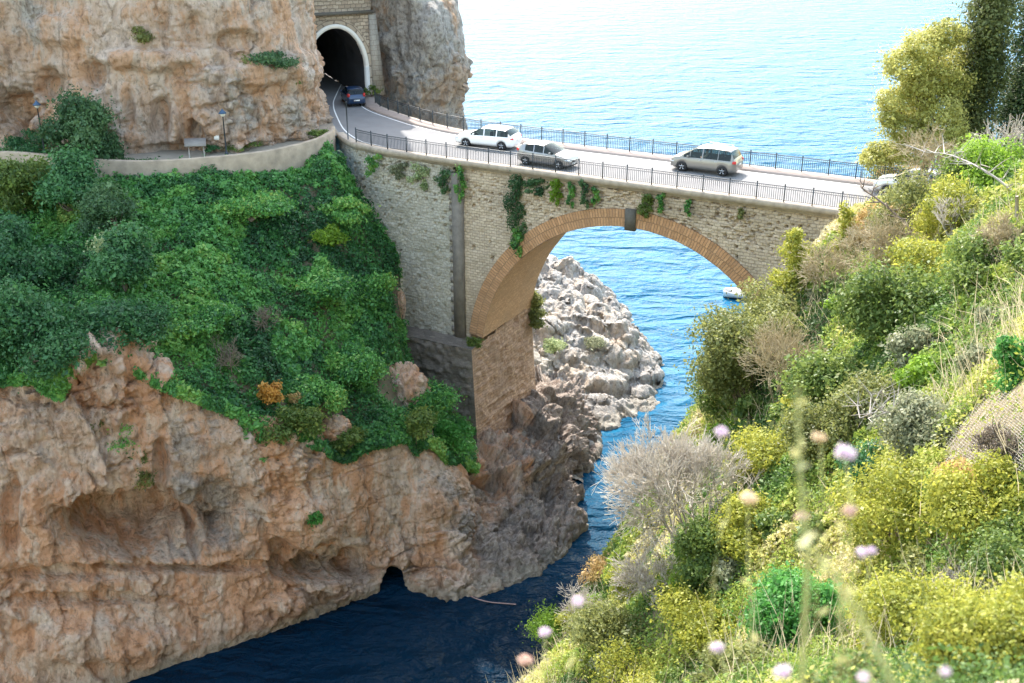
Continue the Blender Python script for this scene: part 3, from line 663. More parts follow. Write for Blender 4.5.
# ------------------------------------------------------------------ low rocky shore seen through the arch
def build_outcrop():
    pts = []
    def W(x, y): p = atz(x, y, 0); pts.append((p[0], p[1], 0.0))
    def I(x, y, Y): p = atY(x, y, Y); pts.append(tuple(p))
    for q in ((600, 446), (622, 432), (640, 416), (655, 398), (660, 380), (658, 362)): W(*q)
    for (X, Y, z) in ((17.2, 116, 0.2), (16.8, 122, -.2), (15.2, 130, -.5), (12.0, 139, -.5), (8, 146, -.8), (20.5, 112, -3.5), (20.5, 122, -4), (18, 132, -4), (13, 148, -4), (22, 103, -4), (12, 97, -3), (11, 92, -3.5)): pts.append((X, Y, z))
    for q in ((569, 268, 130), (552, 270, 129), (535, 280, 124), (556, 292, 121), (580, 300, 119), (604, 312, 117), (628, 322, 114.5), (640, 345, 111.5), (644, 375, 108.5), (612, 345, 110.5), (585, 345, 110), (560, 335, 110), (540, 330, 110),
              (600, 375, 106.5), (622, 385, 106), (575, 390, 103), (600, 405, 102.2), (560, 370, 105.5), (530, 310, 113), (525, 350, 106), (545, 385, 102), (590, 425, 98.8), (612, 424, 99)): I(*q)
    pts += [(-4, 118, 12), (-4, 105, 9), (-6, 130, 14), (-3, 138, 9), (-8, 142, 12), (0, 134, 9), (-5, 96, 6), (0, 92, 5)]
    f = rbf(pts)
    xs = np.linspace(-10, 24, 380); ys = np.linspace(88, 150, 460)
    X, Y = np.meshgrid(xs, ys); Z = np.clip(f(X, Y), -5, 30)
    P = np.stack([X, Y, Z], -1)
    ph = 0.9 * fbm(np.stack([X * 0.12, Y * 0.12, X * 0], -1), 3, 84) + 0.5 * facets(np.stack([X * 0.33, Y * 0.33, X * 0], -1), 85)
    q = Z / 1.5 + ph; fr = q - np.floor(q); Zt = (np.floor(q) + smooth(0.55, 0.98, fr) - ph) * 1.5
    P[..., 2] = np.where(Z > -2, Z * 0.25 + Zt * 0.75, Z)
    n = normals(P)
    if n[..., 2].mean() < 0: n = -n
    W_ = P + 0.5 * np.stack([fbm(P * 0.3, 3, s) for s in (81, 82, 83)], -1)
    d1, d2 = worley(W_ * 0.21, 71); e1, e2 = worley(W_ * 0.5 + 3.3, 73); g1, g2 = worley(W_ * 1.25, 75)
    env = smooth(-2, 1.6, Z)
    d = 1.15 * smooth(0, 0.4, d2 - d1) * (1.1 - d1) + 0.34 * smooth(0, 0.22, e2 - e1) + 0.08 * smooth(0, 0.25, g2 - g1) + 0.3 * facets(W_ * 0.7, 86, .6) + 0.1 * facets(W_ * 2.1, 87, .5) + 0.2 * ridged(P * 0.3, 3, 76) + 0.06 * fbm(P * 1.4, 3, 78) - 0.6
    knob = np.exp(-(((X - atY(570, 268, 129)[0]) / 2.4) ** 2 + ((Y - 129) / 3.0) ** 2))
    P = P + n * (env * d)[..., None]; P[..., 2] += knob * 1.7
    tag(obj('rocky_shore', P, gridF(460, 380), M['outcrop'], smooth_=True), kind='structure')
build_outcrop()

# ------------------------------------------------------------------ road, bridge
NEAR = [(62, 0), (40, 0), (20, 0), (0, 0), (-4, 0.1), (-8, 0.3), (-10.2, 0.8), (-12.4, 1.5), (-16.2, 4.4), (-20.2, 8.6), (-24.5, 13.6), (-28.2, 19.0), (-40, 38)]
FAR = [(62, 8.9), (40, 8.9), (20, 8.9), (0, 8.95), (-5.6, 9.4), (-9.8, 10.5), (-14, 12.35), (-18.8, 14.95), (-21.6, 17.6), (-23.9, 21.0), (-36, 40)]
NP_, FP_ = catmull(NEAR, 260), catmull(FAR, 260)
def uvz(c, z): return bw(c[:, 0], c[:, 1], z)
def strip(A, B, n=3):
    t = np.linspace(0, 1, n)[None, :, None]; return A[:, None] * (1 - t) + B[:, None] * t
def offset(c, d):
    t = np.gradient(c, axis=0); t /= np.linalg.norm(t, axis=1)[:, None]
    return c + np.stack([t[:, 1], -t[:, 0]], 1) * d       # + moves towards the far side
road = strip(uvz(NP_, 30.0), uvz(FP_, 30.0), 8)
tag(obj('road', road, gridF(*road.shape[:2]), M['asphalt']), kind='structure')
vg = NP_[NP_[:, 0] < -15.0]; vgP = strip(uvz(vg, 29.985), uvz(offset(vg, -5.5), 29.9), 4); tag(obj('verge', vgP, gridF(*vgP.shape[:2]), M['path']), kind='structure')
def sect(name, path, offs, zs, mat, kind='structure', lo=0, hi=None):
    c = path[lo:hi]; P = np.stack([uvz(offset(c, o), z) for o, z in zip(offs, zs)], 1)
    o = obj(name, P, gridF(*P.shape[:2]), mat)
    return tag(o, kind=kind) if kind else o
sect('kerb', FP_, (-1.15, -1.13, 0.1), (30.0, 30.15, 30.15), M['kerb'], hi=215)
sect('road_line', FP_, (-1.52, -1.40), (30.006, 30.006), M['paint'])
sect('road_line', NP_, (0.57, 0.69), (30.006, 30.006), M['paint'])

br = thing('stone_bridge', 'tall single-arch stone road bridge with brick arch ring spanning the sea inlet', 'bridge', bw(14.6, 0, 28))
CU, CZ, RI, RO = 14.6, 13.3, 13.25, 14.62
def vnear(u): return np.interp(u, NP_[::-1, 0], NP_[::-1, 1])
def wall_grid(name, us, zb, zt, nv, mat, dv=0.0, holes=0.0, seed=0, rough_=0.05, parent=None):
    t = np.linspace(0, 1, nv)[:, None]
    U = np.broadcast_to(us, (nv, len(us))); Z = zb[None] * (1 - t) + zt * t
    Vv = vnear(U) + dv
    Q = np.stack([U, Z * 0, Z], -1)
    d = rough_ * fbm(Q * np.array([1.6, 1, 2.6]), 3, seed) + rough_ * 0.7 * fbm(Q * 5.0, 2, seed + 3)
    if holes:
        cu, cz = np.floor(U / 0.9), np.floor(Z / 0.7)
        r = h3(cu, cz, cu * 0, seed + 9); ou = (cu + 0.3 + 0.4 * h3(cu, cz, cu * 0, 4)) * 0.9; oz = (cz + 0.3 + 0.4 * h3(cu, cz, cu * 0, 5)) * 0.7
        up = smooth(22, 28, Z) * holes * 1.6 + holes * 0.35
        inside = (np.abs(U - ou) < 0.10) & (np.abs(Z - oz) < 0.12) & (r < up)
        d = d - 0.45 * inside
        pit = vn(Q * np.array([3.4, 1, 4.6]), seed + 15) + 0.6 * vn(Q * np.array([7, 1, 8]), seed + 16) + 0.5 * vn(Q * np.array([.6, 1, .8]), seed + 17)
        d = d - 0.28 * smooth(0.45, 0.8, pit) * (smooth(24.5, 28, Z) * .9 + .12)
    P = bw(U, Vv - d, Z); uv = np.stack([U, Z], -1)
    return obj(name, P, gridF(nv, len(us)), mat, parent, uv=uv)
def arch_bottom(us, low):
    x = us - CU; zz = CZ + np.sqrt(np.clip((RO - 0.06) ** 2 - x * x, 0, None))
    return np.where((np.abs(x) < RO - 0.06) & (zz > 15), zz, low)
us = np.r_[np.arange(-0.36, 29.4, 0.09)]
wall_grid('spandrel_wall', us, arch_bottom(us, 13.6), 29.42, 150, M['wall'], 0.0, 0.2, 3, 0.05, br)
us = np.arange(29.2, 46, 0.15)
wall_grid('abutment_wall', us, np.full(len(us), 12.0), 29.42, 110, M['wall'], 0.0, 0.10, 5, 0.05, br)
us = np.arange(-18.5, -1.25, 0.09)
wall_grid('wing_wall', us, np.full(len(us), 11.0), 29.42, 190, M['wall_l'], -0.15, 0.42, 7, 0.09, br)
# toothed dark strip between wing wall and spandrel
mb = MB(); nn = 34; z0 = 13.6; BX = [(3, 2, 1, 0), (4, 5, 6, 7), (0, 1, 5, 4), (1, 2, 6, 5), (2, 3, 7, 6), (3, 0, 4, 7)]
mb.add(bw([-1.28, -0.32, -0.32, -1.28] * 2, [-0.37, -0.37, 0.3, 0.3] * 2, [z0] * 4 + [28.9] * 4), BX)
for i in range(1, nn, 2):
    za, zc_ = z0 + (28.9 - z0) * i / nn, z0 + (28.9 - z0) * (i + 1) / nn
    mb.add(bw([-1.55, -1.29, -1.29, -1.55] * 2, [-0.365, -0.365, 0.3, 0.3] * 2, [za] * 4 + [zc_] * 4), BX)
M['strip'] = simple('dark_strip_stone', (0.185, 0.16, 0.135), 0.95, var=0.6, vscale=2.2, bump=1.0)  # dark mottled tone over the whole strip
mb.build('quoin_strip', M['strip'], br)
# arch ring, soffit, back ring and back wall
a0 = math.asin((15.0 - CZ) / RI) * 0.9
an = np.linspace(math.pi - a0, -0.25, 220)
rr = np.linspace(RI, RO, 10)
A, R = np.meshgrid(an, rr, indexing='ij')
Q = np.stack([A * 14, R * 0, R], -1); d = 0.05 * fbm(Q * 3, 3, 91)
e1, e2 = worley(Q * np.array([2.2, 1, 0.8]), 93); d = d - 0.06 * (1 - smooth(0.0, 0.12, e2 - e1))
P = bw(CU + R * np.cos(A), -0.14 - d, CZ + R * np.sin(A))
obj('arch_ring', P, gridF(*A.shape), M['brick'], br, uv=np.stack([A * 14, R - RI], -1))
for r_, s in ((RO, 1),):
    vv = np.linspace(-0.14, 0.1, 3); A2, V2 = np.meshgrid(an, vv, indexing='ij')
    obj('ring_edge', bw(CU + r_ * np.cos(A2), V2, CZ + r_ * np.sin(A2)), gridF(*A2.shape), M['brick'], br, uv=np.stack([A2 * 14, V2], -1))
vv = np.linspace(-0.14, 8.9, 60); A2, V2 = np.meshgrid(an, vv, indexing='ij')
d = 0.04 * fbm(np.stack([A2 * 13, V2, V2 * 0], -1) * 1.3, 3, 95)
obj('soffit', bw(CU + (RI + d) * np.cos(A2), V2, CZ + (RI + d) * np.sin(A2)), gridF(*A2.shape), M['soffit'], br, uv=np.stack([V2, A2 * 13.25], -1), smooth_=True)
us = np.arange(-13, 46, 0.5)
obj('rear_wall', np.stack([bw(us, 8.92, arch_bottom(us, 4.0)), bw(us, 8.92, us * 0 + 29.25)], 0), gridF(2, len(us)), M['wall'], br, uv=np.stack([np.stack([us, arch_bottom(us, 4.0)], -1), np.stack([us, us * 0 + 29.25], -1)], 0))
mb = MB(); k0, k1 = 14.15, 15.0
mb.add(bw([k0, k1, k1, k0] * 2, [-0.32, -0.32, 0.05, 0.05] * 2, [26.35] * 4 + [28.0] * 4), [(3, 2, 1, 0), (4, 5, 6, 7), (0, 1, 5, 4), (1, 2, 6, 5), (2, 3, 7, 6), (3, 0, 4, 7)])
mb.build('keystone', M['dark_stone'], br)
# pier below the springing: front face, side face, ledge
def face(name, c00, c10, c11, c01, mat, nu, nv, seed, amp=0.12):
    s = np.linspace(0, 1, nu)[None, :, None]; t = np.linspace(0, 1, nv)[:, None, None]
    P = (c00 * (1 - s) + c10 * s) * (1 - t) + (c01 * (1 - s) + c11 * s) * t
    n = np.cross(c10 - c00, c01 - c00); n /= np.linalg.norm(n)
    d = amp * ridged(P * np.array([0.5, 0.5, 0.9]), 4, seed) + amp * 0.7 * fbm(P * 2.4, 3, seed + 1)
    w = np.linalg.norm(c10 - c00); h = np.linalg.norm(c01 - c00)
    uv = np.stack(np.broadcast_arrays(s[..., 0] * w, t[..., 0] * h), -1)
    e = np.minimum(1, np.minimum(s[..., 0], 1 - s[..., 0]) * 14)
    return obj(name, P + n * (d * e)[..., None], gridF(nv, nu), mat, br, uv=uv)
PT = 14.25; vF = -1.7
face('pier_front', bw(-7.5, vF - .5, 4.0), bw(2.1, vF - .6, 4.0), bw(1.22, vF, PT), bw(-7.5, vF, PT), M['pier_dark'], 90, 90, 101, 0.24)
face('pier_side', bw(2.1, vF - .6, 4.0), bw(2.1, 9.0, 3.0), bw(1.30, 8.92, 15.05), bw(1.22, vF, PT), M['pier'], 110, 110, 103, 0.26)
face('pier_ledge', bw(-7.5, vF, PT), bw(1.22, vF, PT), bw(1.35, 0.1, 14.6), bw(-7.5, 0.1, 14.3), M['pier_dark'], 40, 8, 105, 0.05)
# cornice: the projecting concrete edge the railing stands on
P = np.stack([uvz(offset(NP_[:200], o), z) for o, z in ((0.12, 29.4), (-0.20, 29.45), (-0.22, 29.66), (-0.42, 29.7), (-0.42, 30.05), (-0.37, 30.1), (0.25, 30.1), (0.27, 29.99))], 1)
iu = NP_[:200, 0] > -15.5
P = P[iu]
obj('cornice', P, gridF(*P.shape[:2]), M['concrete'], br)
P = np.stack([uvz(offset(FP_[:215], o), z) for o, z in ((-0.05, 30.14), (0.3, 30.14), (0.3, 29.3), (0.0, 29.2))], 1)
obj('rear_cornice', P, gridF(*P.shape[:2]), M['concrete'], br)

# ------------------------------------------------------------------ railings
def railing(name, label, path, zb, bay, u_hi, u_lo, group=None, h=1.12):
    c, s = catmull(path, None)
    q = np.arange(0, s[-1], bay); pu = np.stack([np.interp(q, s, c[:, k]) for k in (0, 1)], 1)
    pu = pu[(pu[:, 0] < u_hi) & (pu[:, 0] > u_lo)]
    W = bw(pu[:, 0], pu[:, 1], zb)
    root = thing(name, label, 'railing', W[len(W) // 2])
    for k, w in enumerate(W):
        t = W[min(k + 1, len(W) - 1)] - W[max(k - 1, 0)]; rz = math.atan2(t[1], t[0])
        mb = MB(); mb.box(w + [0, 0, h * 0.53], (0.075, 0.075, h * 1.06), rz); mb.lathe([(0.0, h * 1.05), (0.055, h * 1.08), (0.06, h * 1.11), (0.03, h * 1.15), (0.0, h * 1.17)], w, 6)
        mb.build('post', M['iron'], root)
        if k == len(W) - 1: break
        a, b = w, W[k + 1]; d = b - a; L = np.linalg.norm(d); rz = math.atan2(d[1], d[0]); mb = MB()
        for z, th in ((h, 0.055), (h * 0.84, 0.028), (0.12, 0.035)):
            mb.tube([a + [0, 0, z], b + [0, 0, z]], th / 2 * 1.15, 4, False)
        nb = 13
        for i in range(1, nb):
            p = a + d * i / nb; mb.tube([p + [0, 0, .12], p + [0, 0, h * .84]], 0.019, 4, False)
        for i in range(nb):                         # small scrolls between the two upper rails
            p = a + d * (i + 0.5) / nb; e = d / L; r = h * 0.07
            mb.tube([p + e * r * math.cos(x) + np.array([0, 0, h * 0.92 + r * math.sin(x)]) for x in np.linspace(0, 2 * math.pi, 7)], 0.011, 3, False)
        mb.build('panel', M['iron'], root)
    return root
railing('railing', 'black wrought-iron railing along the near edge of the bridge, above the arch', [(q[0], q[1] - 0.14) for q in NEAR], 30.1, 1.995, 44, -12.4)
railing('railing', 'black wrought-iron railing on the sea side of the road, from the tunnel over the bridge', [(q[0], q[1] - 0.02) for q in FAR], 30.15, 2.06, 40, -22)

# ------------------------------------------------------------------ terrace, parapet, tunnel
PAR = [atz(-60, 158, 30.4), atz(0, 152, 30.4), atz(45, 155, 30.4), atz(80, 158, 30.4), atz(125, 161, 30.4), atz(165, 160.5, 30.4), atz(200, 158, 30.4), atz(240, 154.5, 30.4), atz(270, 150.5, 30.4), atz(300, 144, 30.4), atz(320, 138, 30.5), atz(333, 131, 30.6), atz(335, 126, 30.6)]
pc = catmull(np.array(PAR), 160)
def wall_along(name, c, h, th, mat, zb=-0.2):
    t = np.gradient(c, axis=0); t[:, 2] = 0; t /= np.linalg.norm(t, axis=1)[:, None]; n = np.stack([-t[:, 1], t[:, 0], t[:, 2]], 1)
    up = np.array([0, 0, 1.0]); q = 0.03 * fbm(c * 1.4, 3, 7)[:, None] * up
    return np.stack([c - up * h, c - up * 0.06 + q, c + n * 0.05 + q, c + n * (th - .05) + q, c + n * th - up * 0.06, c + n * th - up * h], 1)
P = wall_along('w', pc, 2.4, 0.45, None)
tag(obj('parapet_wall', P, gridF(*P.shape[:2]), M['render']), 'curved plastered parapet wall along the footpath below the upper cliff', 'wall')
inner = pc + np.array([0, 0.2, 0]); outer = pc + np.array([-1.5, 6.5, 0.0]); inner[:, 2] = outer[:, 2] = 29.75
T = strip(inner, outer, 6); tag(obj('footpath', T, gridF(*T.shape[:2]), M['path']), kind='structure')
# portal
pr = np.array([-15.35, 117.05, 30.0]); pt_ = np.array([-0.882, -0.471, 0]); pn = np.array([0.471, -0.882, 0])     # right foot, along the face to the left, outward
port = thing('tunnel_portal', 'stone tunnel mouth with white arch ring cut into the cliff', 'tunnel', pr + pt_ * 3.1)
OW, SP, HT = 6.2, 2.9, 7.1
def tarch(off, n=40):
    """outline from right foot over the crown to the left foot, offset outward"""
    pts = [(-off, 0.0), (-off, SP)]
    for x in np.linspace(0, math.pi, n): pts.append((OW / 2 - (OW / 2 + off) * math.cos(x), SP + (HT - SP + off) * math.sin(x)))
    pts += [(OW + off, 0.0)]
    return np.array(pts)
def pw(a, depth, z): return pr + np.asarray(a)[..., None] * pt_ + np.asarray(depth)[..., None] * pn + np.stack([np.zeros_like(z), np.zeros_like(z), z], -1)
o0, o1, o2 = tarch(0), tarch(0.42), tarch(0.95)
ringP = np.stack([pw(o0[:, 0], 0 * o0[:, 0] - 0.5, o0[:, 1]), pw(o0[:, 0], 0 * o0[:, 0] + 0.14, o0[:, 1]), pw(o1[:, 0], 0 * o0[:, 0] + 0.14, o1[:, 1]), pw(o1[:, 0], 0 * o0[:, 0] - 0.05, o1[:, 1])], 1)
obj('white_ring', ringP, gridF(*ringP.shape[:2]), M['white_stone'], port)
vs_ = np.stack([pw(o1[:, 0], 0 * o0[:, 0] + 0.05, o1[:, 1]), pw(o2[:, 0], 0 * o0[:, 0] + 0.05, o2[:, 1])], 1)
so = np.r_[0, np.cumsum(np.linalg.norm(np.diff(o1, axis=0), axis=1))]
obj('voussoirs', vs_, gridF(*vs_.shape[:2]), M['portal'], port, uv=np.stack([np.stack([so * 0.5, so * 0], -1), np.stack([so * 0.5, so * 0 + 0.5], -1)], 1))
# wall around: from outline to a rectangle
tgt = []
for a, z in o1:
    if z <= SP and a < 1: tgt.append((-1.0, z))
    elif z <= SP: tgt.append((OW + 6, z))
    else:
        x = (a - OW / 2) / (OW / 2 + 0.42); tgt.append((np.clip(OW / 2 + x * 1.6 * 4.2, -1.0, OW + 6), 8.4 if abs(x) < 0.93 else SP + (8.4 - SP) * (1 - abs(x)) / 0.07))
tgt = np.array(tgt); s = np.linspace(0, 1, 8)[None, :, None]
W2 = o1[:, None] * (1 - s) + tgt[:, None] * s
obj('stone_face', pw(W2[..., 0], W2[..., 0] * 0, W2[..., 1]), gridF(*W2.shape[:2]), M['portal'], port, uv=W2)
W3 = np.array([[(-1.0, 8.4), (OW + 6, 8.4)], [(-1.0, 14.0), (OW + 6, 14.0)]], float)
obj('upper_face', pw(W3[..., 0], W3[..., 0] * 0 - 0.1, W3[..., 1]), gridF(2, 2), M['portal'], port, uv=W3)
mb = MB(); c = pr + pt_ * (OW / 2 + 2.5) + np.array([0, 0, 8.55]); mb.box(c, (OW + 7.2, 0.9, 0.28), math.atan2(pt_[1], pt_[0])); mb.build('string_course', M['dark_stone'], port)
q0 = [pw(np.array(a), np.array(dp), np.array(z)) for z in (0.0, 8.38) for a, dp in ((-0.62 if z else -0.72, 0.28), (-1.35 if z else -2.05, 0.28), (-1.35 if z else -2.05, -0.6), (-0.62 if z else -0.72, -0.6))]
obj('corner_pier', np.array(q0), [(3, 2, 1, 0), (4, 5, 6, 7), (0, 1, 5, 4), (1, 2, 6, 5), (2, 3, 7, 6), (3, 0, 4, 7)], M['quoin'], port, uv=np.array([(0, 0), (1.3, 0), (2, 0), (0, 0), (0.1, 8.4), (0.9, 8.4), (2, 8.4), (0.1, 8.4)], float))
dep = np.linspace(0.0, 34, 40)
tb = o0[None] * np.ones((40, 1, 1)); dd = np.broadcast_to(dep[:, None], tb.shape[:2])
Pt = pw(tb[..., 0] - 0.004 * dd ** 2, -0.3 - dd, tb[..., 1]); Pt = Pt - 0.25 * (1 - smooth(0, 0.2, dd / 34))[..., None] * 0 + (0.22 * fbm(Pt * 0.8, 3, 55) * smooth(0.0, 1.5, dd))[..., None]
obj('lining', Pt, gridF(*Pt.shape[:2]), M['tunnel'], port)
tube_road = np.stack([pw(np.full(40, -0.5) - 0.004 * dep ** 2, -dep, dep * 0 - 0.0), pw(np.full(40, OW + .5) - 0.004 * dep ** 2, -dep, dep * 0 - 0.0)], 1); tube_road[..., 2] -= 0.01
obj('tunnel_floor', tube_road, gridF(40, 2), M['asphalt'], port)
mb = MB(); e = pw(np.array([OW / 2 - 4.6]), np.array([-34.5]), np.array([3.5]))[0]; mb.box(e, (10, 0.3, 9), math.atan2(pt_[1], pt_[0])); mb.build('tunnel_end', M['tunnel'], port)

# ------------------------------------------------------------------ sunny hillside on the camera's bank
HP = []
def HI(x, y, Y): HP.append(tuple(atY(x, y, Y)))
for q in ((870, 218, 71), (812, 262, 71.5), (778, 302, 71), (735, 352, 66), (722, 408, 60), (704, 488, 53), (664, 572, 47), (600, 634, 43), (545, 692, 38.5), (800, 600, 31), (700, 560, 38), (700, 660, 33), (760, 470, 45), (800, 410, 50), (900, 300, 52), (860, 340, 52), (960, 430, 29), (900, 480, 32), (1000, 500, 25),
          (1024, 690, 15), (900, 690, 22), (1024, 300, 37), (1024, 190, 47), (960, 215, 58), (900, 240, 62), (1060, 420, 25), (1100, 250, 36), (640, 690, 34)): HI(*q)
HP += [(4.0, 62, 3), (9, 74, 2), (14.5, 82, 5), (18, 92, -2), (22, 100, -3), (28, 84, 14), (6.6, 55, 7.4), (-2.0, 46, 8.2), (-6.8, 40, 6.6), (-10.8, 30, 9.5), (-15, 20, 18), (34, 84, 27), (40, 78, 29.5), (40, 100, 14), (34, 110, -3), (50, 84, 31), (60, 70, 34), (50, 60, 38), (42, 52, 38), (60, 40, 48), (30, 20, 46),
       (0, 1.5, 48.9), (3, 2.5, 48.6), (-3, 2.5, 48.3), (0, 4, 47.0), (5, 6, 46.0), (0, 9, 42.0), (-5, 9, 39.5), (6, 12, 40.5), (0, 0, 49.3), (10, 3, 48.8), (-10, 3, 46.5), (0, 18, 33.5), (8, 20, 36.0), (-6, 18, 29), (20, 10, 46)]
HG0 = rbf(HP)
def HG(x, y):
    x = np.asarray(x, float); y = np.asarray(y, float)
    z = HG0(x, y) + 0.35 * fbm(np.stack([x * 0.22, y * 0.22, x * 0], -1), 3, 131)
    u = (x - BO[0]) * BU[0] + (y - BO[1]) * BU[1]; v = (x - BO[0]) * BV[0] + (y - BO[1]) * BV[1]
    inroad = smooth(-2.4, -0.8, v) * (1 - smooth(9.4, 10.6, v)) * (1 - smooth(46, 50, u)) * smooth(5, 20, u)
    z = np.where(inroad > 0, np.minimum(z, z * (1 - inroad) + np.minimum(z, 29.0) * inroad), z)
    inopen = (u < 27) & (v > -1) & (v < 12)
    return np.maximum(np.where(inopen, np.minimum(z, 12 + (u - 20) * 0.5), z), -6)
xs = np.linspace(-22, 75, 300); ys = np.linspace(-1.5, 112, 340)
X, Y = np.meshgrid(xs, ys); HS = np.stack([X, Y, HG(X, Y)], -1)
tag(obj('hillside', HS, gridF(340, 300), M['drysoil'], smooth_=True), kind='structure')
def hit(x, y, Y0=8, Y1=100):
    Ys = np.linspace(Y0, Y1, 2400); d = ray(x, y); t = Ys / d[1]
    P = CP + d[None] * t[:, None]; b = P[:, 2] < HG(P[:, 0], P[:, 1])
    i = np.argmax(b) if b.any() else len(Ys) - 1
    return P[i]
# ------------------------------------------------------------------ vehicles (metres, x forward)
def car(label, base, fwd, L, W, top, belt, col, glassx, pillars, wheelx, hoodglass, rearglass, wr=0.31, metal=0.0, tail=(0.85, 0.9), group=None, plate=True, zs=0.0, cat='car', mrx=None, rack=False, headz=0.62, lights=True):
    yaw = math.atan2(fwd[1], fwd[0])
    root = thing('parked_car' if False else 'car', label, cat, base, yaw, group)
    pm = paint('car_paint', col, metal)
    n = 110; xs = np.linspace(-L / 2, L / 2, n)
    zt = np.interp(xs, [p[0] for p in top], [p[1] for p in top]); zt = np.convolve(np.pad(zt, 2, 'edge'), np.ones(5) / 5, 'valid')
    zb = np.minimum(np.interp(xs, [p[0] for p in belt], [p[1] for p in belt]), zt - 0.03)
    e = np.clip((L / 2 - np.abs(xs)) / 0.55, 0, 1); tp = 0.74 + 0.26 * np.sqrt(1 - (1 - e) ** 2); wb = W / 2 * tp
    gh = np.clip(zt - zb - 0.05, 0, None); wrf = np.maximum(wb - 0.03 - gh * 0.36, 0.2)
    low = 0.20 + 0.16 * (1 - np.clip((L / 2 - np.abs(xs)) / 0.35, 0, 1)) ** 2
    arch = np.zeros(n)
    for wx in wheelx: arch = np.maximum(arch, wr * 0.98 + np.sqrt(np.clip((wr * 1.16) ** 2 - (xs - wx) ** 2, 0, None)) * (np.abs(xs - wx) < wr * 1.16))
    lo = np.maximum(low, arch)
    mid = np.maximum(lo + 0.06, low + 0.42 * (zb - low)); sh = np.maximum(mid + .02, zb - 0.07); zb2 = np.maximum(zb, sh + 0.01)
    S = [(wb * 0.0, low), (wb * 0.80, np.minimum(low, lo)), (wb * 0.965, lo), (wb * 0.995, np.maximum(lo + 0.03, low + .1)), (wb * 1.0, mid), (wb * 0.985, sh), (wb * 0.945, zb2), (wrf, np.maximum(zt - 0.055, zb2 + .006)), (wrf * 0.86, np.maximum(zt - 0.012, zb2 + .012)), (wrf * 0, np.maximum(zt + 0.012, zb2 + .016))]
    half = [np.stack([xs, y, z], -1) for y, z in S]
    G = np.stack(half + [h * [1, -1, 1] for h in half[-2:0:-1]], 1); m = G.shape[1]
    F = gridF(n, m, True); fi = np.repeat(np.arange(n - 1), m); fj = np.tile(np.arange(m), n - 1)
    xm = (xs[fi] + xs[np.minimum(fi + 1, n - 1)]) / 2; ghm = gh[fi]
    side = np.isin(fj, (6, 11)) & (ghm > 0.10) & (xm > glassx[0]) & (xm < glassx[1])
    for p in pillars: side &= ~(np.abs(xm - p) < 0.035)
    topj = np.isin(fj, (7, 8, 9, 10))
    ws = topj & (xm > hoodglass[0]) & (xm < hoodglass[1]); rg = topj & (xm > rearglass[0]) & (xm < rearglass[1])
    gl = side | ws | rg
    def sub(name, mask, mat, extra=None):
        f = F[mask]; u, inv = np.unique(f, return_inverse=True)
        ff = [tuple(r) for r in inv.reshape(f.shape)] + ([] if extra is None else [tuple(np.searchsorted(u, r)) for r in extra])
        return obj(name, G.reshape(-1, 3)[u], ff, mat, root, smooth_=True, local=True)
    b = sub('body', ~gl, pm, [list(range(m - 1, -1, -1)), [(n - 1) * m + k for k in range(m)]])
    md = b.modifiers.new('edge', 'EDGE_SPLIT'); md.split_angle = math.radians(50)
    sub('side_window', side & (fj == 6), M['glass']); sub('side_window', side & (fj == 11), M['glass'])
    sub('windscreen', ws, M['glass']); sub('rear_window', rg, M['glass'])
    blk = M['tyre']
    for wx in wheelx:
        for s in (1, -1):
            y = s * (W / 2 - 0.115)
            wb_ = MB().lathe([(wr * .60, -.1), (wr * .9, -.1), (wr, -.06), (wr, .06), (wr * .9, .1), (wr * .60, .1)], (wx, y, wr), 20, 'y'); w = wb_.build('wheel', blk, root, True)
            r = MB(); r.lathe([(0.0, s * .075), (wr * .2, s * .09), (wr * .24, s * .07)], (wx, y, wr), 10, 'y'); r.lathe([(wr * .52, s * .075), (wr * .66, s * .10), (wr * .66, s * .06), (wr * .52, s * .05)], (wx, y, wr), 20, 'y')
            for k in range(5):
                a = k * 2 * math.pi / 5 + 0.3; r.tube([(wx + wr * .1 * math.cos(a), y + s * .08, wr + wr * .1 * math.sin(a)), (wx + wr * .6 * math.cos(a), y + s * .085, wr + wr * .6 * math.sin(a))], wr * .12, 5)
            r.build('rim', M['alloy'], w, True)
            MB().lathe([(0, 0), (wr * 1.12, 0), (wr * 1.12, -s * .32), (0, -s * .32)], (wx, s * (W / 2 - .13), wr * 1.0), 18, 'y').build('wheel_arch', blk, root, True)
    red = M.setdefault('taillight', simple('tail_light', (0.55, 0.03, 0.025), 0.25)); clr = M.setdefault('headlight', simple('head_light', (0.72, 0.75, 0.78), 0.15, 0.3))
    for s in (1, -1):
        yb = s * W / 2 * 0.80
        mb = MB(); mb.box((-L / 2 + 0.155, s * (W / 2 * 0.915 - 0.085), (tail[0] + tail[1]) / 2), (0.27, 0.17, (tail[1] - tail[0]) * .85), s * 0.35, 0.04); mb.build('tail_light', red, root, True)
        mb = MB(); mb.box((L / 2 - 0.22, s * W / 2 * 0.77, headz), (0.36, 0.30, 0.13), -s * 0.35, 0.05); mb.build('headlight', clr, root, True)
        mx = mrx if mrx is not None else glassx[1] - 0.55
        mb = MB(); mb.box((mx, s * (W / 2 + 0.09), np.interp(mx, xs, zb) + 0.09), (0.10, 0.2, 0.14), 0, 0.03); mb.build('mirror', pm, root, True)
        for hx in pillars[:2]:
            mb = MB(); mb.box((hx + .12, s * W / 2 * 1.0, np.interp(hx, xs, zb) - 0.12), (0.17, 0.03, 0.03)); mb.build('handle', pm if not metal else M['alloy'], root, True)
    pl = M.setdefault('plate', simple('number_plate', (0.75, 0.75, 0.72), 0.4))
    mb = MB(); mb.box((-L / 2 - 0.006, 0, zs or 0.62), (0.02, 0.5, 0.11)); mb.build('plate', pl, root, True)
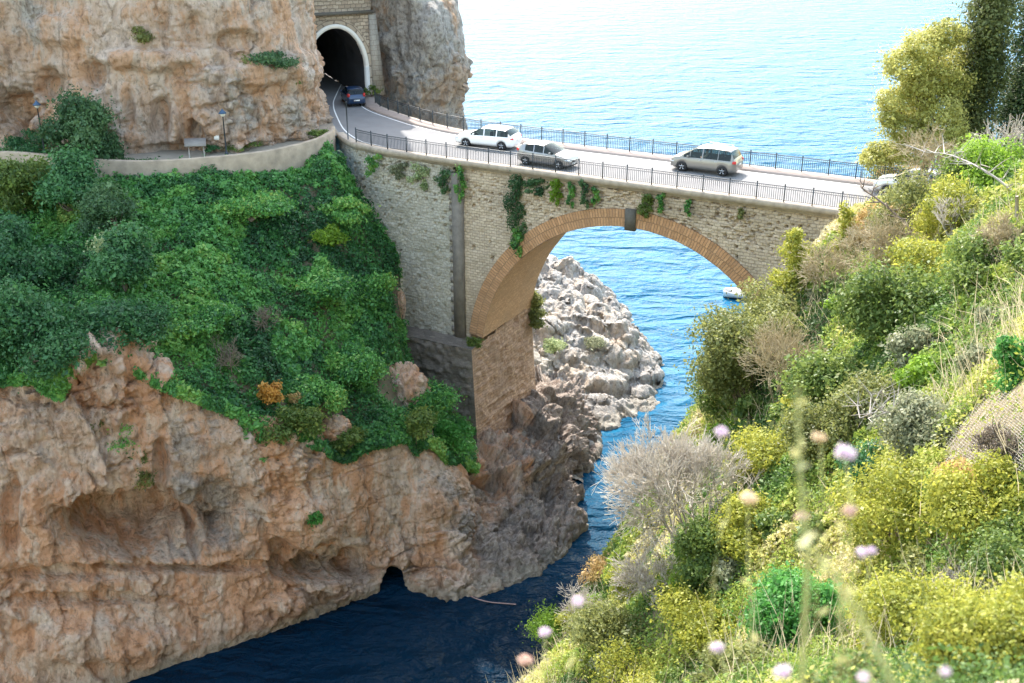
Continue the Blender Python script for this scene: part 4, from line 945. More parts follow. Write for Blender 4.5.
    mb = MB(); mb.box((L / 2 + 0.004, 0, 0.36), (0.02, 0.5, 0.11)); mb.build('plate', pl, root, True)
    mb = MB(); mb.box((L / 2 - 0.012, 0, 0.5), (0.05, W * 0.44, 0.11), 0, 0.015); mb.box((L / 2 - 0.004, 0, 0.26), (0.05, W * 0.6, 0.09), 0, 0.015); mb.build('grille', blk, root, True)
    st = MB()
    for sx in (glassx[1] - 1.15, glassx[1] - 1.95):
        for sy in (0.36, -0.36):
            st.box((sx, sy, 0.5), (0.46, 0.44, 0.18), 0, 0.04); st.box((sx - 0.26, sy, 0.85), (0.13, 0.42, 0.62), 0, 0.05)
    st.build('seats', M.setdefault('seatcloth', simple('seat_cloth', (0.05, 0.05, 0.055), 0.9)), root, True)
    if rack:
        for s in (1, -1):
            MB().tube([(rack[1], s * (W / 2 - .27), rack[2] + .03), (rack[1] - .08, s * (W / 2 - .27), rack[2] + .075), (rack[0] + .08, s * (W / 2 - .27), rack[2] + .075), (rack[0], s * (W / 2 - .27), rack[2] + .03)], 0.022, 5).build('roof_rail', M['alloy'], root, True)
    return root
def dirv(u, v): return BU * u + BV * v
# silver people carrier heading towards the tunnel
mpv = car('silver people carrier on the bridge above the arch, driver\'s arm out of the window', bw(18.15, 6.15, 30.012), -dirv(1, -0.015), 4.45, 1.80,
    [(-2.23, .62), (-2.19, .95), (-2.08, 1.12), (-1.86, 1.58), (-1.6, 1.67), (-.6, 1.71), (.3, 1.66), (.55, 1.58), (1.45, 1.06), (1.9, .96), (2.12, .80), (2.23, .52)], [(-2.2, 1.02), (0, 1.0), (1.3, .95), (2.2, .7)],
    (0.225, 0.215, 0.20), (-1.86, 1.30), (-1.02, 0.02, 0.86), (1.36, -1.36), (0.42, 1.44), (-2.06, -1.80), 0.33, 0.45, (0.80, 1.04), zs=0.72, mrx=0.95, rack=(-1.5, 0.1, 1.66))
car('white estate car with red tail lights beside a small grey hatchback', bw(-1.1, 5.5, 30.012), -dirv(1, 0.09), 4.55, 1.80,
    [(-2.28, .60), (-2.25, .90), (-2.12, 1.02), (-1.72, 1.38), (-1.4, 1.44), (-.4, 1.48), (.25, 1.42), (1.05, 1.0), (1.3, .96), (2.0, .84), (2.2, .70), (2.28, .5)], [(-2.2, .96), (0, .93), (1.1, .90), (2.2, .66)],
    (0.80, 0.80, 0.79), (-1.85, .98), (-0.98, -.02), (1.38, -1.38), (0.22, 1.08), (-2.08, -1.66), 0.33, 0.0, (0.76, 0.92), zs=0.66, mrx=0.72)
car('small grey hatchback close behind the white estate, facing the other way', bw(6.35, 2.0, 30.012), dirv(1, -0.02), 3.95, 1.70,
    [(-1.98, .55), (-1.95, .90), (-1.84, 1.08), (-1.55, 1.38), (-1.2, 1.46), (-.4, 1.50), (.1, 1.44), (.95, 1.02), (1.4, .93), (1.75, .80), (1.92, .66), (1.98, .48)], [(-1.95, 1.05), (-1, .98), (1.0, .92), (1.98, .68)],
    (0.27, 0.265, 0.27), (-1.30, .90), (-0.62, 0.10), (1.22, -1.25), (0.06, 0.98), (-1.86, -1.50), 0.31, 0.5, (0.88, 1.1), mrx=0.62)
bc = bw(-21.0, 15.2, 30.012); bc = atz(353.5, 103.5, 30.012)
car('dark blue small car driving away into the tunnel mouth', bc, np.array([-.30, .954, 0]), 3.55, 1.62,
    [(-1.78, .55), (-1.75, .88), (-1.66, 1.0), (-1.36, 1.38), (-1.0, 1.48), (-.3, 1.50), (.2, 1.44), (.9, 1.02), (1.3, .92), (1.6, .78), (1.78, .5)], [(-1.75, .98), (0, .95), (1.0, .9), (1.78, .66)],
    (0.012, 0.04, 0.105), (-1.2, .85), (-0.55, 0.15), (1.12, -1.12), (0.16, 0.93), (-1.64, -1.28), 0.29, 0.2, (0.80, 1.15), zs=0.56, mrx=0.6)
car('pale car half hidden behind bare branches beyond the right end of the railing', bw(33.6, 6.6, 30.012), -dirv(1, 0.0), 4.4, 1.78,
    [(-2.2, .62), (-2.17, .92), (-2.06, 1.05), (-1.7, 1.42), (-1.3, 1.50), (-.4, 1.53), (.3, 1.46), (1.1, 1.02), (1.5, .95), (2.0, .84), (2.2, .5)], [(-2.2, .98), (0, .95), (1.1, .90), (2.2, .66)],
    (0.62, 0.60, 0.58), (-1.75, 1.0), (-0.9, 0.02), (1.35, -1.35), (0.28, 1.12), (-2.02, -1.62), 0.32, 0.2, (0.76, 0.95), mrx=0.75)

# driver of the people carrier
def driver():
    root = thing('person', 'driver in dark top with bare forearm resting on the sill of the silver people carrier', 'person', bw(18.15, 6.15, 30.012), math.atan2(*(-dirv(1, -0.015))[[1, 0]]))
    sk = [(-.02, .36, .62), (-.10, .36, .86), (-.15, .36, 1.10), (-.14, .36, 1.22), (-.12, .36, 1.30), (-.10, .36, 1.44), (-.15, .55, 1.14), (-.02, .72, 1.0), (.14, .86, 1.10), (-.13, .18, 1.14), (.10, .15, .95), (.32, .24, 1.0), (.36, .46, .60), (.36, .26, .60), (.60, .46, .36), (.60, .26, .36)]
    ed = [(0, 1), (1, 2), (2, 3), (3, 4), (4, 5), (2, 6), (6, 7), (7, 8), (2, 9), (9, 10), (10, 11), (0, 12), (0, 13), (12, 14), (13, 15)]
    rad = [.15, .14, .15, .06, .055, .10, .07, .05, .04, .07, .05, .04, .085, .085, .06, .06]
    me = bpy.data.meshes.new('body'); me.from_pydata(sk, ed, []); o = bpy.data.objects.new('body', me); COL.objects.link(o); o.parent = root
    md = o.modifiers.new('skin', 'SKIN')
    for k, r in enumerate(rad): me.skin_vertices[0].data[k].radius = (r, r)
    me.skin_vertices[0].data[0].use_root = True
    ss = o.modifiers.new('ss', 'SUBSURF'); ss.levels = ss.render_levels = 1
    me.materials.append(M.setdefault('skin', simple('skin', (0.55, 0.36, 0.27), 0.6, var=0.05)))
    MB().lathe([(0.0, -.30), (.17, -.28), (.185, -.1), (.185, .05), (.15, .13), (.07, .17), (0, .17)], (-.13, .36, .98), 14).build('shirt', simple('dark_shirt', (0.03, 0.035, 0.05), 0.9), root, True)
    MB().lathe([(0.115, -.04), (.125, .02), (.105, .09), (.05, .125), (0, .13)], (-.125, .36, 1.45), 12).build('hair', simple('dark_hair', (0.02, 0.015, 0.012), 0.7), root, True)
driver()

# ------------------------------------------------------------------ lamps, board, post, boat, rope
def lamp(label, base, h, arm=0.0):
    root = thing('street_lamp', label, 'street lamp', base, group='lamps along the footpath'); b = np.asarray(base, float)
    mb = MB(); mb.tube([b, b + [0, 0, .5], b + [0, 0, h * 0.9]], [0.10, 0.075, 0.05], 8); mb.lathe([(0, 0), (.17, 0), (.15, .2), (.09, .3), (.0, .3)], b, 10); mb.build('post', M['iron'], root)
    t = b + [0, 0, h * 0.9]
    MB().lathe([(0.05, 0), (.10, .02), (.19, .14), (.22, .26), (.0, .26)], t, 12).build('lamp_glass', M['lampglass'], root, smooth_=True)
    MB().lathe([(.0, .262), (.34, .262), (.30, .33), (.16, .48), (.10, .53), (.05, .62), (0, .66)], t, 14).build('lamp_shade', M.setdefault('shade', simple('blue_shade', (0.03, 0.07, 0.13), 0.4, 0.2)), root, smooth_=True)
lb = atY(44.5, 151, 90.6); lb[2] = 29.75; lamp('dark street lamp with blue bell shade beside the hollow at the left cliff foot', lb, 4.45)
lb = atY(226.5, 153, 91); lb[2] = 29.75; lamp('dark street lamp with white glass bowl beside the slanted board on the footpath', lb, 3.6)
def board():
    b = atY(197, 155, 90.2); b[2] = 29.75; root = thing('information_board', 'slanted grey information board on two legs by the footpath parapet', 'board', b, 0.12)
    V = np.array([(x, y, z) for dz in (0, .06) for x, y, z in ((-.72, -.3, .82 + dz), (.72, -.3, .82 + dz), (.66, .34, 1.22 + dz), (-.80, .34, 1.22 + dz))])
    obj('panel', V, [(3, 2, 1, 0), (4, 5, 6, 7), (0, 1, 5, 4), (1, 2, 6, 5), (2, 3, 7, 6), (3, 0, 4, 7)], M['boardwood'], root, local=True)
    for x in (-.5, .5): MB().tube([(x, -.05, 0), (x, -.05, .95)], .045, 6).build('leg', M['palebark'], root, True)
board()
p = atY(216.5, 137.5, 91.6); mb = MB(); mb.box(p, (0.42, 0.08, 0.40), 0.1, 0.02)
tag(mb.build('notice', M['white_stone']), 'small white square notice fixed near the lamp post on the rock', 'sign')
b = bw(-13.0, 1.6, 29.9); t = MB(); t.tube([b, b + [0, 0, 3.4]], 0.055, 6); t.lathe([(0, 3.4), (.07, 3.4), (.06, 3.47), (0, 3.5)], b, 6)
tag(t.build('metal_post', M['iron']), 'thin tall dark metal post at the tunnel end of the near railing', 'post')
def boat():
    b = atz(745, 298, 0.05); root = thing('motor_boat', 'small white motor boat half hidden under the right side of the arch', 'boat', b, math.radians(168))
    xs = np.linspace(-2.3, 2.4, 24); w = 0.95 * np.sqrt(np.clip(1 - np.clip((xs - .2) / 2.25, 0, 1) ** 2.2, 0, 1)) + 0.02
    rows = [np.stack([xs, w * a, 0.62 * h + 0.1 + 0.05 * np.clip(xs, 0, 3) ** 1.3 * h], -1) for a, h in ((.82, .8), (1, 1.0), (.96, .6), (.7, .1), (0, -.3), (-.7, .1), (-.96, .6), (-1, 1.0), (-.82, .8))]
    G = np.stack(rows, 1); obj('hull', G, list(map(tuple, gridF(24, 9))) + [tuple(range(9))], M['boat'], root, local=True, smooth_=True)
    G = np.stack([np.stack([xs, w * .84 * a, 0.42 + 0.0 * xs], -1) for a in (-1, 0, 1)], 1); obj('deck', G, gridF(24, 3), M['boardwood'], root, local=True)
    MB().box((-.5, 0, .58), (.4, 1.3, .2), 0, .04).box((.9, 0, .72), (1.0, 1.1, .35), 0, .1).build('bench', M['boat'], root, True)
    MB().box((-2.4, 0, .75), (.35, .35, .6), 0, .08).tube([(-2.45, 0, .5), (-2.5, 0, -.2)], .07, 6).build('outboard_motor', M['tyre'], root, True)
boat()
r0, r1 = atz(470, 596, 0.5), atz(516, 604.5, 0.05)
q = np.linspace(0, 1, 14)[:, None]; pts = r0 * (1 - q) + r1 * q; pts[:, 2] -= 0.45 * np.sin(q[:, 0] * math.pi * .8) * (1 - q[:, 0]); pts[:, 2] = np.maximum(pts[:, 2], 0.06)
tag(MB().tube(pts, 0.045, 5).build('mooring_rope', M['rope']), 'thin reddish rope running from the cliff foot out over dark water', 'rope')
# ------------------------------------------------------------------ vegetation: near bank of the inlet (left)
def pxscale(P): return F_PX / ((P[1] - CP[1]) * cS - (P[2] - CP[2]) * sS)
def sg_hit(x, y):
    px, py = projv(SG); i = np.argmin((px - x) ** 2 + (py - y) ** 2); return SG.reshape(-1, 3)[i]
def Lsh(x, y, w, h, mat, label, n, leaf, seed, base=None, **k):
    b = sg_hit(x, y) + np.array([0, -.3, .55]) if base is None else base; s = pxscale(b)
    return shrub(b, w / s, h / s * 1.1, mat, label, n, leaf, seed=seed, **k)
tb = atY(85, 160, 88.6); tb[2] = 28.8
Lsh(85, 160, 74, 88, 'bluegreen', 'tall dark blue-green tree against the orange cliff, left of the footpath', 7500, 0.17, 1, base=tb, name='tree', cat='tree', nl=12, upward=0.1)
Lsh(28, 215, 75, 60, 'green', 'leafy green shrub below the parapet at the far left', 5000, 0.16, 2)
Lsh(80, 215, 90, 60, 'deep_tone', 'dark dense shrub under the tall blue-green tree', 6000, 0.16, 3)
Lsh(25, 285, 110, 70, 'deep_tone', 'dark green thicket halfway up the slope at the left edge of the view', 6000, 0.16, 4)
Lsh(120, 235, 70, 50, 'bluegreen', 'grey-green twiggy shrub below the bend of the footpath parapet', 4500, 0.14, 5)
Lsh(128, 292, 84, 62, 'deep_tone', 'dark shrub under the pale cream-topped bush in mid slope', 5500, 0.16, 6)
Lsh(122, 262, 62, 34, 'cream', 'bush with pale cream-green young leaves in mid slope', 2600, 0.13, 7, nl=11)
Lsh(40, 372, 130, 85, 'deep_tone', 'big dark bush overhanging the cliff edge at the far left', 8000, 0.16, 8, nl=12)
Lsh(140, 352, 100, 60, 'deep_tone', 'dark bush on the cliff edge beside the rock fin', 6000, 0.15, 9)
Lsh(200, 330, 80, 27, 'ivy', 'low green mound of leaves above the cliff edge, left of the dry twigs', 4000, 0.15, 10)
Lsh(320, 300, 80, 24, 'ivy', 'broad green mound of creeper in mid slope, left of the bridge wall', 4000, 0.15, 11)
Lsh(250, 225, 90, 24, 'ivy', 'leafy mound below the straight part of the parapet', 4500, 0.15, 12)
Lsh(345, 225, 50, 24, 'ivy', 'creeper mound pressed against the upper wing wall of the bridge', 3500, 0.15, 13)
Lsh(375, 310, 50, 33, 'ivy', 'creeper mound at the middle of the wing wall edge', 3500, 0.15, 14)
Lsh(330, 250, 34, 22, 'lime', 'small yellow-green bush in the upper right of the green slope', 1500, 0.13, 15)
Lsh(272, 405, 26, 18, 'orange', 'small orange autumn-coloured bush above the cliff edge', 700, 0.13, 16)
Lsh(298, 408, 20, 14, 'pinkish', 'small pinkish-tan bush right of the orange one', 400, 0.12, 17)
Lsh(320, 415, 60, 40, 'ivy', 'bright green shrub hanging over the cliff lip near the middle', 3500, 0.14, 18)
Lsh(295, 440, 60, 36, 'green', 'green shrub drooping below the cliff edge under the orange bush', 3000, 0.14, 19)
Lsh(355, 380, 70, 40, 'ivy', 'green shrub left of the pale boulder on the slope', 3500, 0.14, 20)
Lsh(430, 425, 70, 44, 'ivy', 'green shrub at the foot of the dark pier face', 4000, 0.14, 21)
Lsh(450, 452, 46, 36, 'fresh', 'fresh green shrub hanging on the cliff below the pier', 2500, 0.14, 22)
Lsh(415, 455, 40, 40, 'green', 'shrub dangling over the cliff edge, left of the pier foot', 2500, 0.14, 23)
Lsh(350, 450, 40, 24, 'green', 'low shrub on the cliff lip under the pale boulder', 1800, 0.14, 24)
b = sg_hit(232, 372); twig_bush(b, 3.6, 3.2, 'bare grey-brown twig bush low on the green slope', 25, 'twig_d', 8, 4, r0=0.05)
b = sg_hit(265, 335); twig_bush(b, 3.0, 3.0, 'bare pale twig bush higher on the green slope', 26, 'twig_d', 8, 4, r0=0.045)
def Rsh(px, py, Y, w, h, mat, label, n, leaf, seed, **k):
    b = atY(px, py, Y); s = pxscale(b); return shrub(b, w / s, h / s, mat, label, n, leaf, seed=seed, **k)
Rsh(125, 462, 64.2, 44, 52, 'ivy', 'green shrub growing in the cleft of the lower cliff, left of centre', 1800, 0.12, 30, style='tall')
Rsh(92, 432, 63.4, 26, 18, 'green', 'small green tuft on the lower cliff near its left edge', 500, 0.12, 31)
Rsh(145, 488, 64.2, 26, 40, 'olive', 'olive tuft trailing from the cliff cleft', 700, 0.12, 32, style='tall')
Rsh(316, 524, 67.6, 16, 18, 'fresh', 'tiny fresh green tuft in the middle of the lower cliff', 260, 0.12, 33)
Rsh(238, 72, 94.6, 34, 22, 'olive', 'olive shrub on the ledge of the upper cliff left of the tunnel', 1500, 0.14, 34)
Rsh(272, 68, 95.6, 54, 18, 'bluegreen', 'grey-green shrub spreading along the upper cliff ledge', 1800, 0.14, 35)
Rsh(290, 84, 97.2, 24, 12, 'green', 'small green tuft under the grey-green ledge shrub', 600, 0.12, 36)
Rsh(145, 42, 93.2, 34, 18, 'olive', 'small olive tuft high on the upper cliff', 900, 0.13, 37)
Rsh(203, 6, 95.0, 26, 14, 'green', 'green tuft at the top edge of the upper cliff', 500, 0.12, 38)
Rsh(372, 94, 116.0, 16, 10, 'green', 'small green weed at the foot of the tunnel pier', 350, 0.11, 39)
Rsh(318, 136, 97.0, 24, 10, 'green', 'green weeds behind the parapet close to the tunnel bend', 500, 0.11, 40)
Rsh(30, 150, 91.8, 46, 22, 'deep_tone', 'dark weeds beside the lamp at the left cliff foot', 1500, 0.12, 41)
Rsh(210, 150, 91.8, 20, 7, 'deep_tone', 'weeds on the footpath between board and lamp', 300, 0.11, 42)
Rsh(245, 149, 92.6, 40, 7, 'green', 'low weeds along the cliff foot right of the lamp', 600, 0.10, 43)
def boulder(x, y, w, h, label, seed):
    b = sg_hit(x, y); s = pxscale(b); r = w / s / 2
    th, ph = np.meshgrid(np.linspace(0, math.pi, 60), np.linspace(0, 2 * math.pi, 110), indexing='ij')
    D = np.stack([np.sin(th) * np.cos(ph), np.sin(th) * np.sin(ph), np.cos(th)], -1)
    k = 1 + 0.22 * fbm(D * 1.6 + seed, 3, seed) + 0.1 * ridged(D * 3.1 + seed, 3, seed + 1); d1, d2 = worley(D * 2.2 + seed, seed); k = k + 0.18 * smooth(0, .3, d2 - d1)
    P = b + np.array([0, -.2, .25]) + D * k[..., None] * np.array([r, r * .8, h / s * .6])
    tag(obj('boulder', P, gridF(60, 110), M['cliff'], smooth_=True), label, 'boulder')
boulder(405, 392, 44, 40, 'big pale boulder in the greenery left of the pier foot', 3)
boulder(335, 432, 30, 22, 'pale rock poking out above the cliff lip in the middle', 4)
boulder(400, 306, 10, 24, 'small tan rock at the foot of the wing wall', 5)
# plants rooted in the bridge masonry
def Wpl(x, y, w, h, mat, label, n, seed, v=-0.35, leaf=0.11):
    d = ray(x, y); t = ((BO + BV * v - CP) @ BV) / (d @ BV); b = CP + d * t; s = pxscale(b); w /= s; h /= s
    rng = np.random.default_rng(seed); L = []
    m = 7
    for i in range(m):
        f = i / (m - 1); L.append((rng.normal(0, w * 0.18), rng.normal(-0.05, 0.06), -h * f * 0.92 + 0.1, w * rng.uniform(.22, .36) * (1 - .4 * f), 0.22, max(0.16, h * 0.16)))
    shrub(b, w, h, mat, label, n, leaf, name='wall_plant', cat='plant', seed=seed, lumps=L, upward=0.0, r0=0.03, group='plants growing out of the bridge masonry')
Wpl(372, 158, 16, 18, 'ivy', 'dark green plant rooted under the cornice near the left end', 450, 201, -0.5)
Wpl(396, 166, 20, 14, 'grey', 'pale grey-green plant under the cornice, second from the left end', 450, 202, -0.5)
Wpl(418, 168, 22, 22, 'cream', 'pale flowering plant hanging on the wing wall below the white estate', 600, 203, -0.5)
Wpl(442, 174, 20, 20, 'bluegreen', 'blue-green plant on the wing wall just left of the dark strip', 500, 204, -0.5)
Wpl(460, 172, 12, 30, 'ivy', 'green plant hanging at the head of the dark toothed strip', 450, 205, -0.6)
Wpl(514, 184, 24, 64, 'bluegreen', 'long plant hanging down the spandrel to the arch ring, left of the crown', 1500, 206)
Wpl(535, 182, 28, 14, 'bluegreen', 'grey-green plant spreading under the cornice below the grey hatchback', 600, 207)
Wpl(516, 232, 16, 26, 'ivy', 'tuft sitting on the left shoulder of the arch ring', 500, 208)
Wpl(556, 184, 16, 22, 'lime', 'yellowish plant under the cornice right of the grey-green one', 420, 209)
Wpl(571, 186, 9, 22, 'ivy', 'narrow dark plant above the arch ring, right of the yellowish one', 260, 210)
Wpl(584, 184, 12, 24, 'bluegreen', 'narrow blue-green plant above the arch ring', 320, 211)
Wpl(594, 190, 9, 16, 'ivy', 'small dark tuft in the masonry left of the keystone', 220, 212)
Wpl(646, 198, 20, 20, 'green', 'green plant in the masonry right beside the keystone', 520, 213)
Wpl(660, 196, 10, 18, 'ivy', 'small green tuft right of the keystone plant', 240, 214)
Wpl(688, 203, 8, 14, 'ivy', 'dark tuft in the masonry below the silver people carrier', 200, 215)
Wpl(740, 212, 10, 8, 'olive', 'faint olive weed on the right spandrel', 120, 216)
Wpl(476, 340, 22, 8, 'green', 'green weeds on the ledge at the foot of the arch ring', 400, 217, -0.9)
b = bw(1.6, 9.4, 12.5); shrub(b, 2.6, 3.6, 'olive', 'olive-green bush behind the pier at the back of the arch', 1800, 0.14, seed=220, style='tall')
b = atY(555, 352, 105.5); shrub(b, 2.6, 1.6, 'cream', 'pale low cushion plants on the rocky shore below the arch', 900, 0.14, seed=221)
b = atY(597, 345, 110); shrub(b, 3.2, 1.0, 'grey', 'grey-green cushion plant on the sunny top of the rocky shore', 700, 0.14, seed=222)
b = atY(548, 405, 96.5); shrub(b, 1.8, 1.2, 'green', 'dark green cushion plant in the gully beside the rocky shore', 500, 0.13, seed=223)

# ------------------------------------------------------------------ vegetation: sunny hillside on the camera's bank
NETC = hit(972, 436, 12, 60)
def hill_dens(C):
    px, py = projv(C); d = np.linalg.norm(C - CP, axis=1)
    ok = (px > 380) & (px < 1700) & (py > -120) & (py < 740) & (d > 7)
    u = (C[:, 0] - BO[0]) * BU[0] + (C[:, 1] - BO[1]) * BU[1]; v = (C[:, 0] - BO[0]) * BV[0] + (C[:, 1] - BO[1]) * BV[1]
    ok &= ~((v > -1.0) & (v < 9.6) & (u < 48) & (u > 5))
    return ok * np.where(px > 1080, 0.35, 1.0) * np.minimum(1, (24 / d) ** 2) * np.where(np.linalg.norm(C - NETC, axis=1) < 2.4, 0.06, 1.0)
rngH = np.random.default_rng(8)
def hw(P): return hill_dens(P.reshape(-1, 3)).reshape(P.shape[:2])
C, Nn, ids, hh = canopy(HS, 1600000, hw, ((3.4, 0.85), (1.5, 0.55), (0.7, 0.25)), rngH, 33)
C = C - Nn * (rngH.random((len(C), 1)) ** 1.4 * (0.25 + 0.7 * ids[0][:, None])) + rngH.normal(0, 0.06, C.shape)
C = C + Nn * (0.5 * np.clip(fbm(C * 2.4, 2, 167), -.3, 1) * (0.3 + 0.7 * ids[1]))[:, None]
dist_ = np.linalg.norm(C - CP, axis=1)
V, F = leaves(C, Nn + np.array([0, 0, 0.35]), np.clip(0.00125 * dist_, 0.016, 0.085) * (0.75 + 0.6 * ids[1]), rngH, 1.1)
tt = -0.20 + 0.62 * ids[0] + 0.42 * ids[1] + 0.1 * ids[2] + 0.6 * fbm(C * 0.07, 3, 163) + rngH.normal(0, 0.08, len(C))
tag(obj('undergrowth', V, F, M['scrub'], tint=np.repeat(np.clip(tt, 0, 1), 4)), kind='stuff')
def grass(name, n, mat, hmin, hmax, wd, dens, seed, lean=0.35):
    rng = np.random.default_rng(seed); nv, nu = HS.shape[:2]
    i = rng.uniform(0, nv - 1.001, n); j = rng.uniform(0, nu - 1.001, n); a, b = i.astype(int), j.astype(int); fi, fj = (i - a)[:, None], (j - b)[:, None]
    C = HS[a, b] * (1 - fi) * (1 - fj) + HS[a + 1, b] * fi * (1 - fj) + HS[a, b + 1] * (1 - fi) * fj + HS[a + 1, b + 1] * fi * fj
    C = C[rng.random(n) < hill_dens(C) * dens(C)]; m = len(C)
    up = np.array([0, 0, 1.0]) + rng.normal(0, lean, (m, 3)); up /= np.linalg.norm(up, axis=1)[:, None]
    s = np.cross(up, rng.normal(0, 1, (m, 3))); s /= np.linalg.norm(s, axis=1)[:, None]; h = rng.uniform(hmin, hmax, (m, 1)); w = wd * rng.uniform(.6, 1.4, (m, 1)); dd = np.linalg.norm(C - CP, axis=1)[:, None]; w = np.minimum(w, 0.0004 * dd); h = h * np.clip(dd / 25, .35, 1)
    bend = rng.normal(0, 0.18, (m, 3)) * h
    V = np.stack([C - s * w, C + s * w, C + up * h * .55 + s * w * .8 + bend * .25, C + up * h * .55 - s * w * .8 + bend * .25, C + up * h + bend + s * w * .15, C + up * h + bend - s * w * .15], 1)
    o = np.arange(m)[:, None] * 6; F = np.concatenate([o + np.array([[0, 1, 2, 3]]), o + np.array([[3, 2, 4, 5]])])
    tag(obj(name, V, F, M[mat], tint=np.repeat(np.clip(0.5 + rng.normal(0, .22, m), 0, 1), 6)), kind='stuff')
grass('dry_grass', 1500000, 'straw', 0.6, 1.9, 0.016, lambda C: smooth(-0.15, 0.25, fbm(C * 0.13 + 5, 3, 171)) * smooth(14, 36, np.linalg.norm(C - CP, axis=1)) ** 1.3, 12)
def Hsh(px, py, w, h, mat, label, n, leaf, seed, **k):
    b = hit(px, py); s = pxscale(b); l2 = min(leaf, 0.0023 * np.linalg.norm(b - CP)); n = int(n * (leaf / l2) ** 1.3); leaf = l2; return shrub(b - np.array([0, 0, 0.1]), w / s * 1.12, h / s * 1.12, mat, label, n, leaf, seed=seed, **k)
# trees at the top right
def cyp(px, py, Y, w, h, mat, label, seed, n):
    b = atY(px, py, Y); s = pxscale(b); w /= s; h /= s; rng = np.random.default_rng(seed); L = []
    for i in range(26):
        f = i / 25; q = w * 0.5 * min(1, 0.55 + 1.6 * f) * (1 - f) ** 0.45; a = rng.uniform(0, 6.28); r = q * rng.uniform(0.15, .5)
        L.append((r * math.cos(a), r * math.sin(a), h * f, q * rng.uniform(.5, .75), q * rng.uniform(.5, .75), h * 0.05 * rng.uniform(.9, 1.6)))
    shrub(b, w, h, mat, label, int(n * 1.5), 0.15, name='cypress_tree', cat='cypress', seed=seed, lumps=L, upward=0.8, shell=0.8, crown='crown', r0=0.2)
cyp(968, 178, 80, 84, 345, 'cypress', 'olive-green ivy-clad cypress, the left one of the two tall columns', 301, 16000)
cyp(1016, 166, 82, 84, 345, 'darkcypress', 'dark green cypress column at the right edge of the view', 302, 16000)
def pine():
    b = atY(925, 178, 79); s = pxscale(b); rng = np.random.default_rng(303); L = []
    for (x, y, r) in ((925, 46, 17), (946, 34, 15), (905, 64, 17), (932, 76, 20), (893, 100, 13), (912, 104, 19), (938, 112, 20), (903, 128, 15), (925, 140, 16), (950, 84, 18), (890, 118, 9), (884, 152, 14), (912, 150, 15), (872, 158, 10), (948, 60, 17), (918, 86, 14), (950, 140, 16)):
        p = atY(x, y, 79 + rng.normal(0, 1.0)) - b; L.append((p[0], p[1], p[2], r / s * 1.22, r / s * 1.22, r / s * 0.85))
    shrub(b, 6, 10, 'pine', 'bushy yellow-green pine with rounded tufts beside the cypresses, above the sea', 26000, 0.12, name='pine_tree', cat='tree', seed=303, lumps=L, upward=0.5, shell=0.4, crown='crown', r0=0.16)
pine()
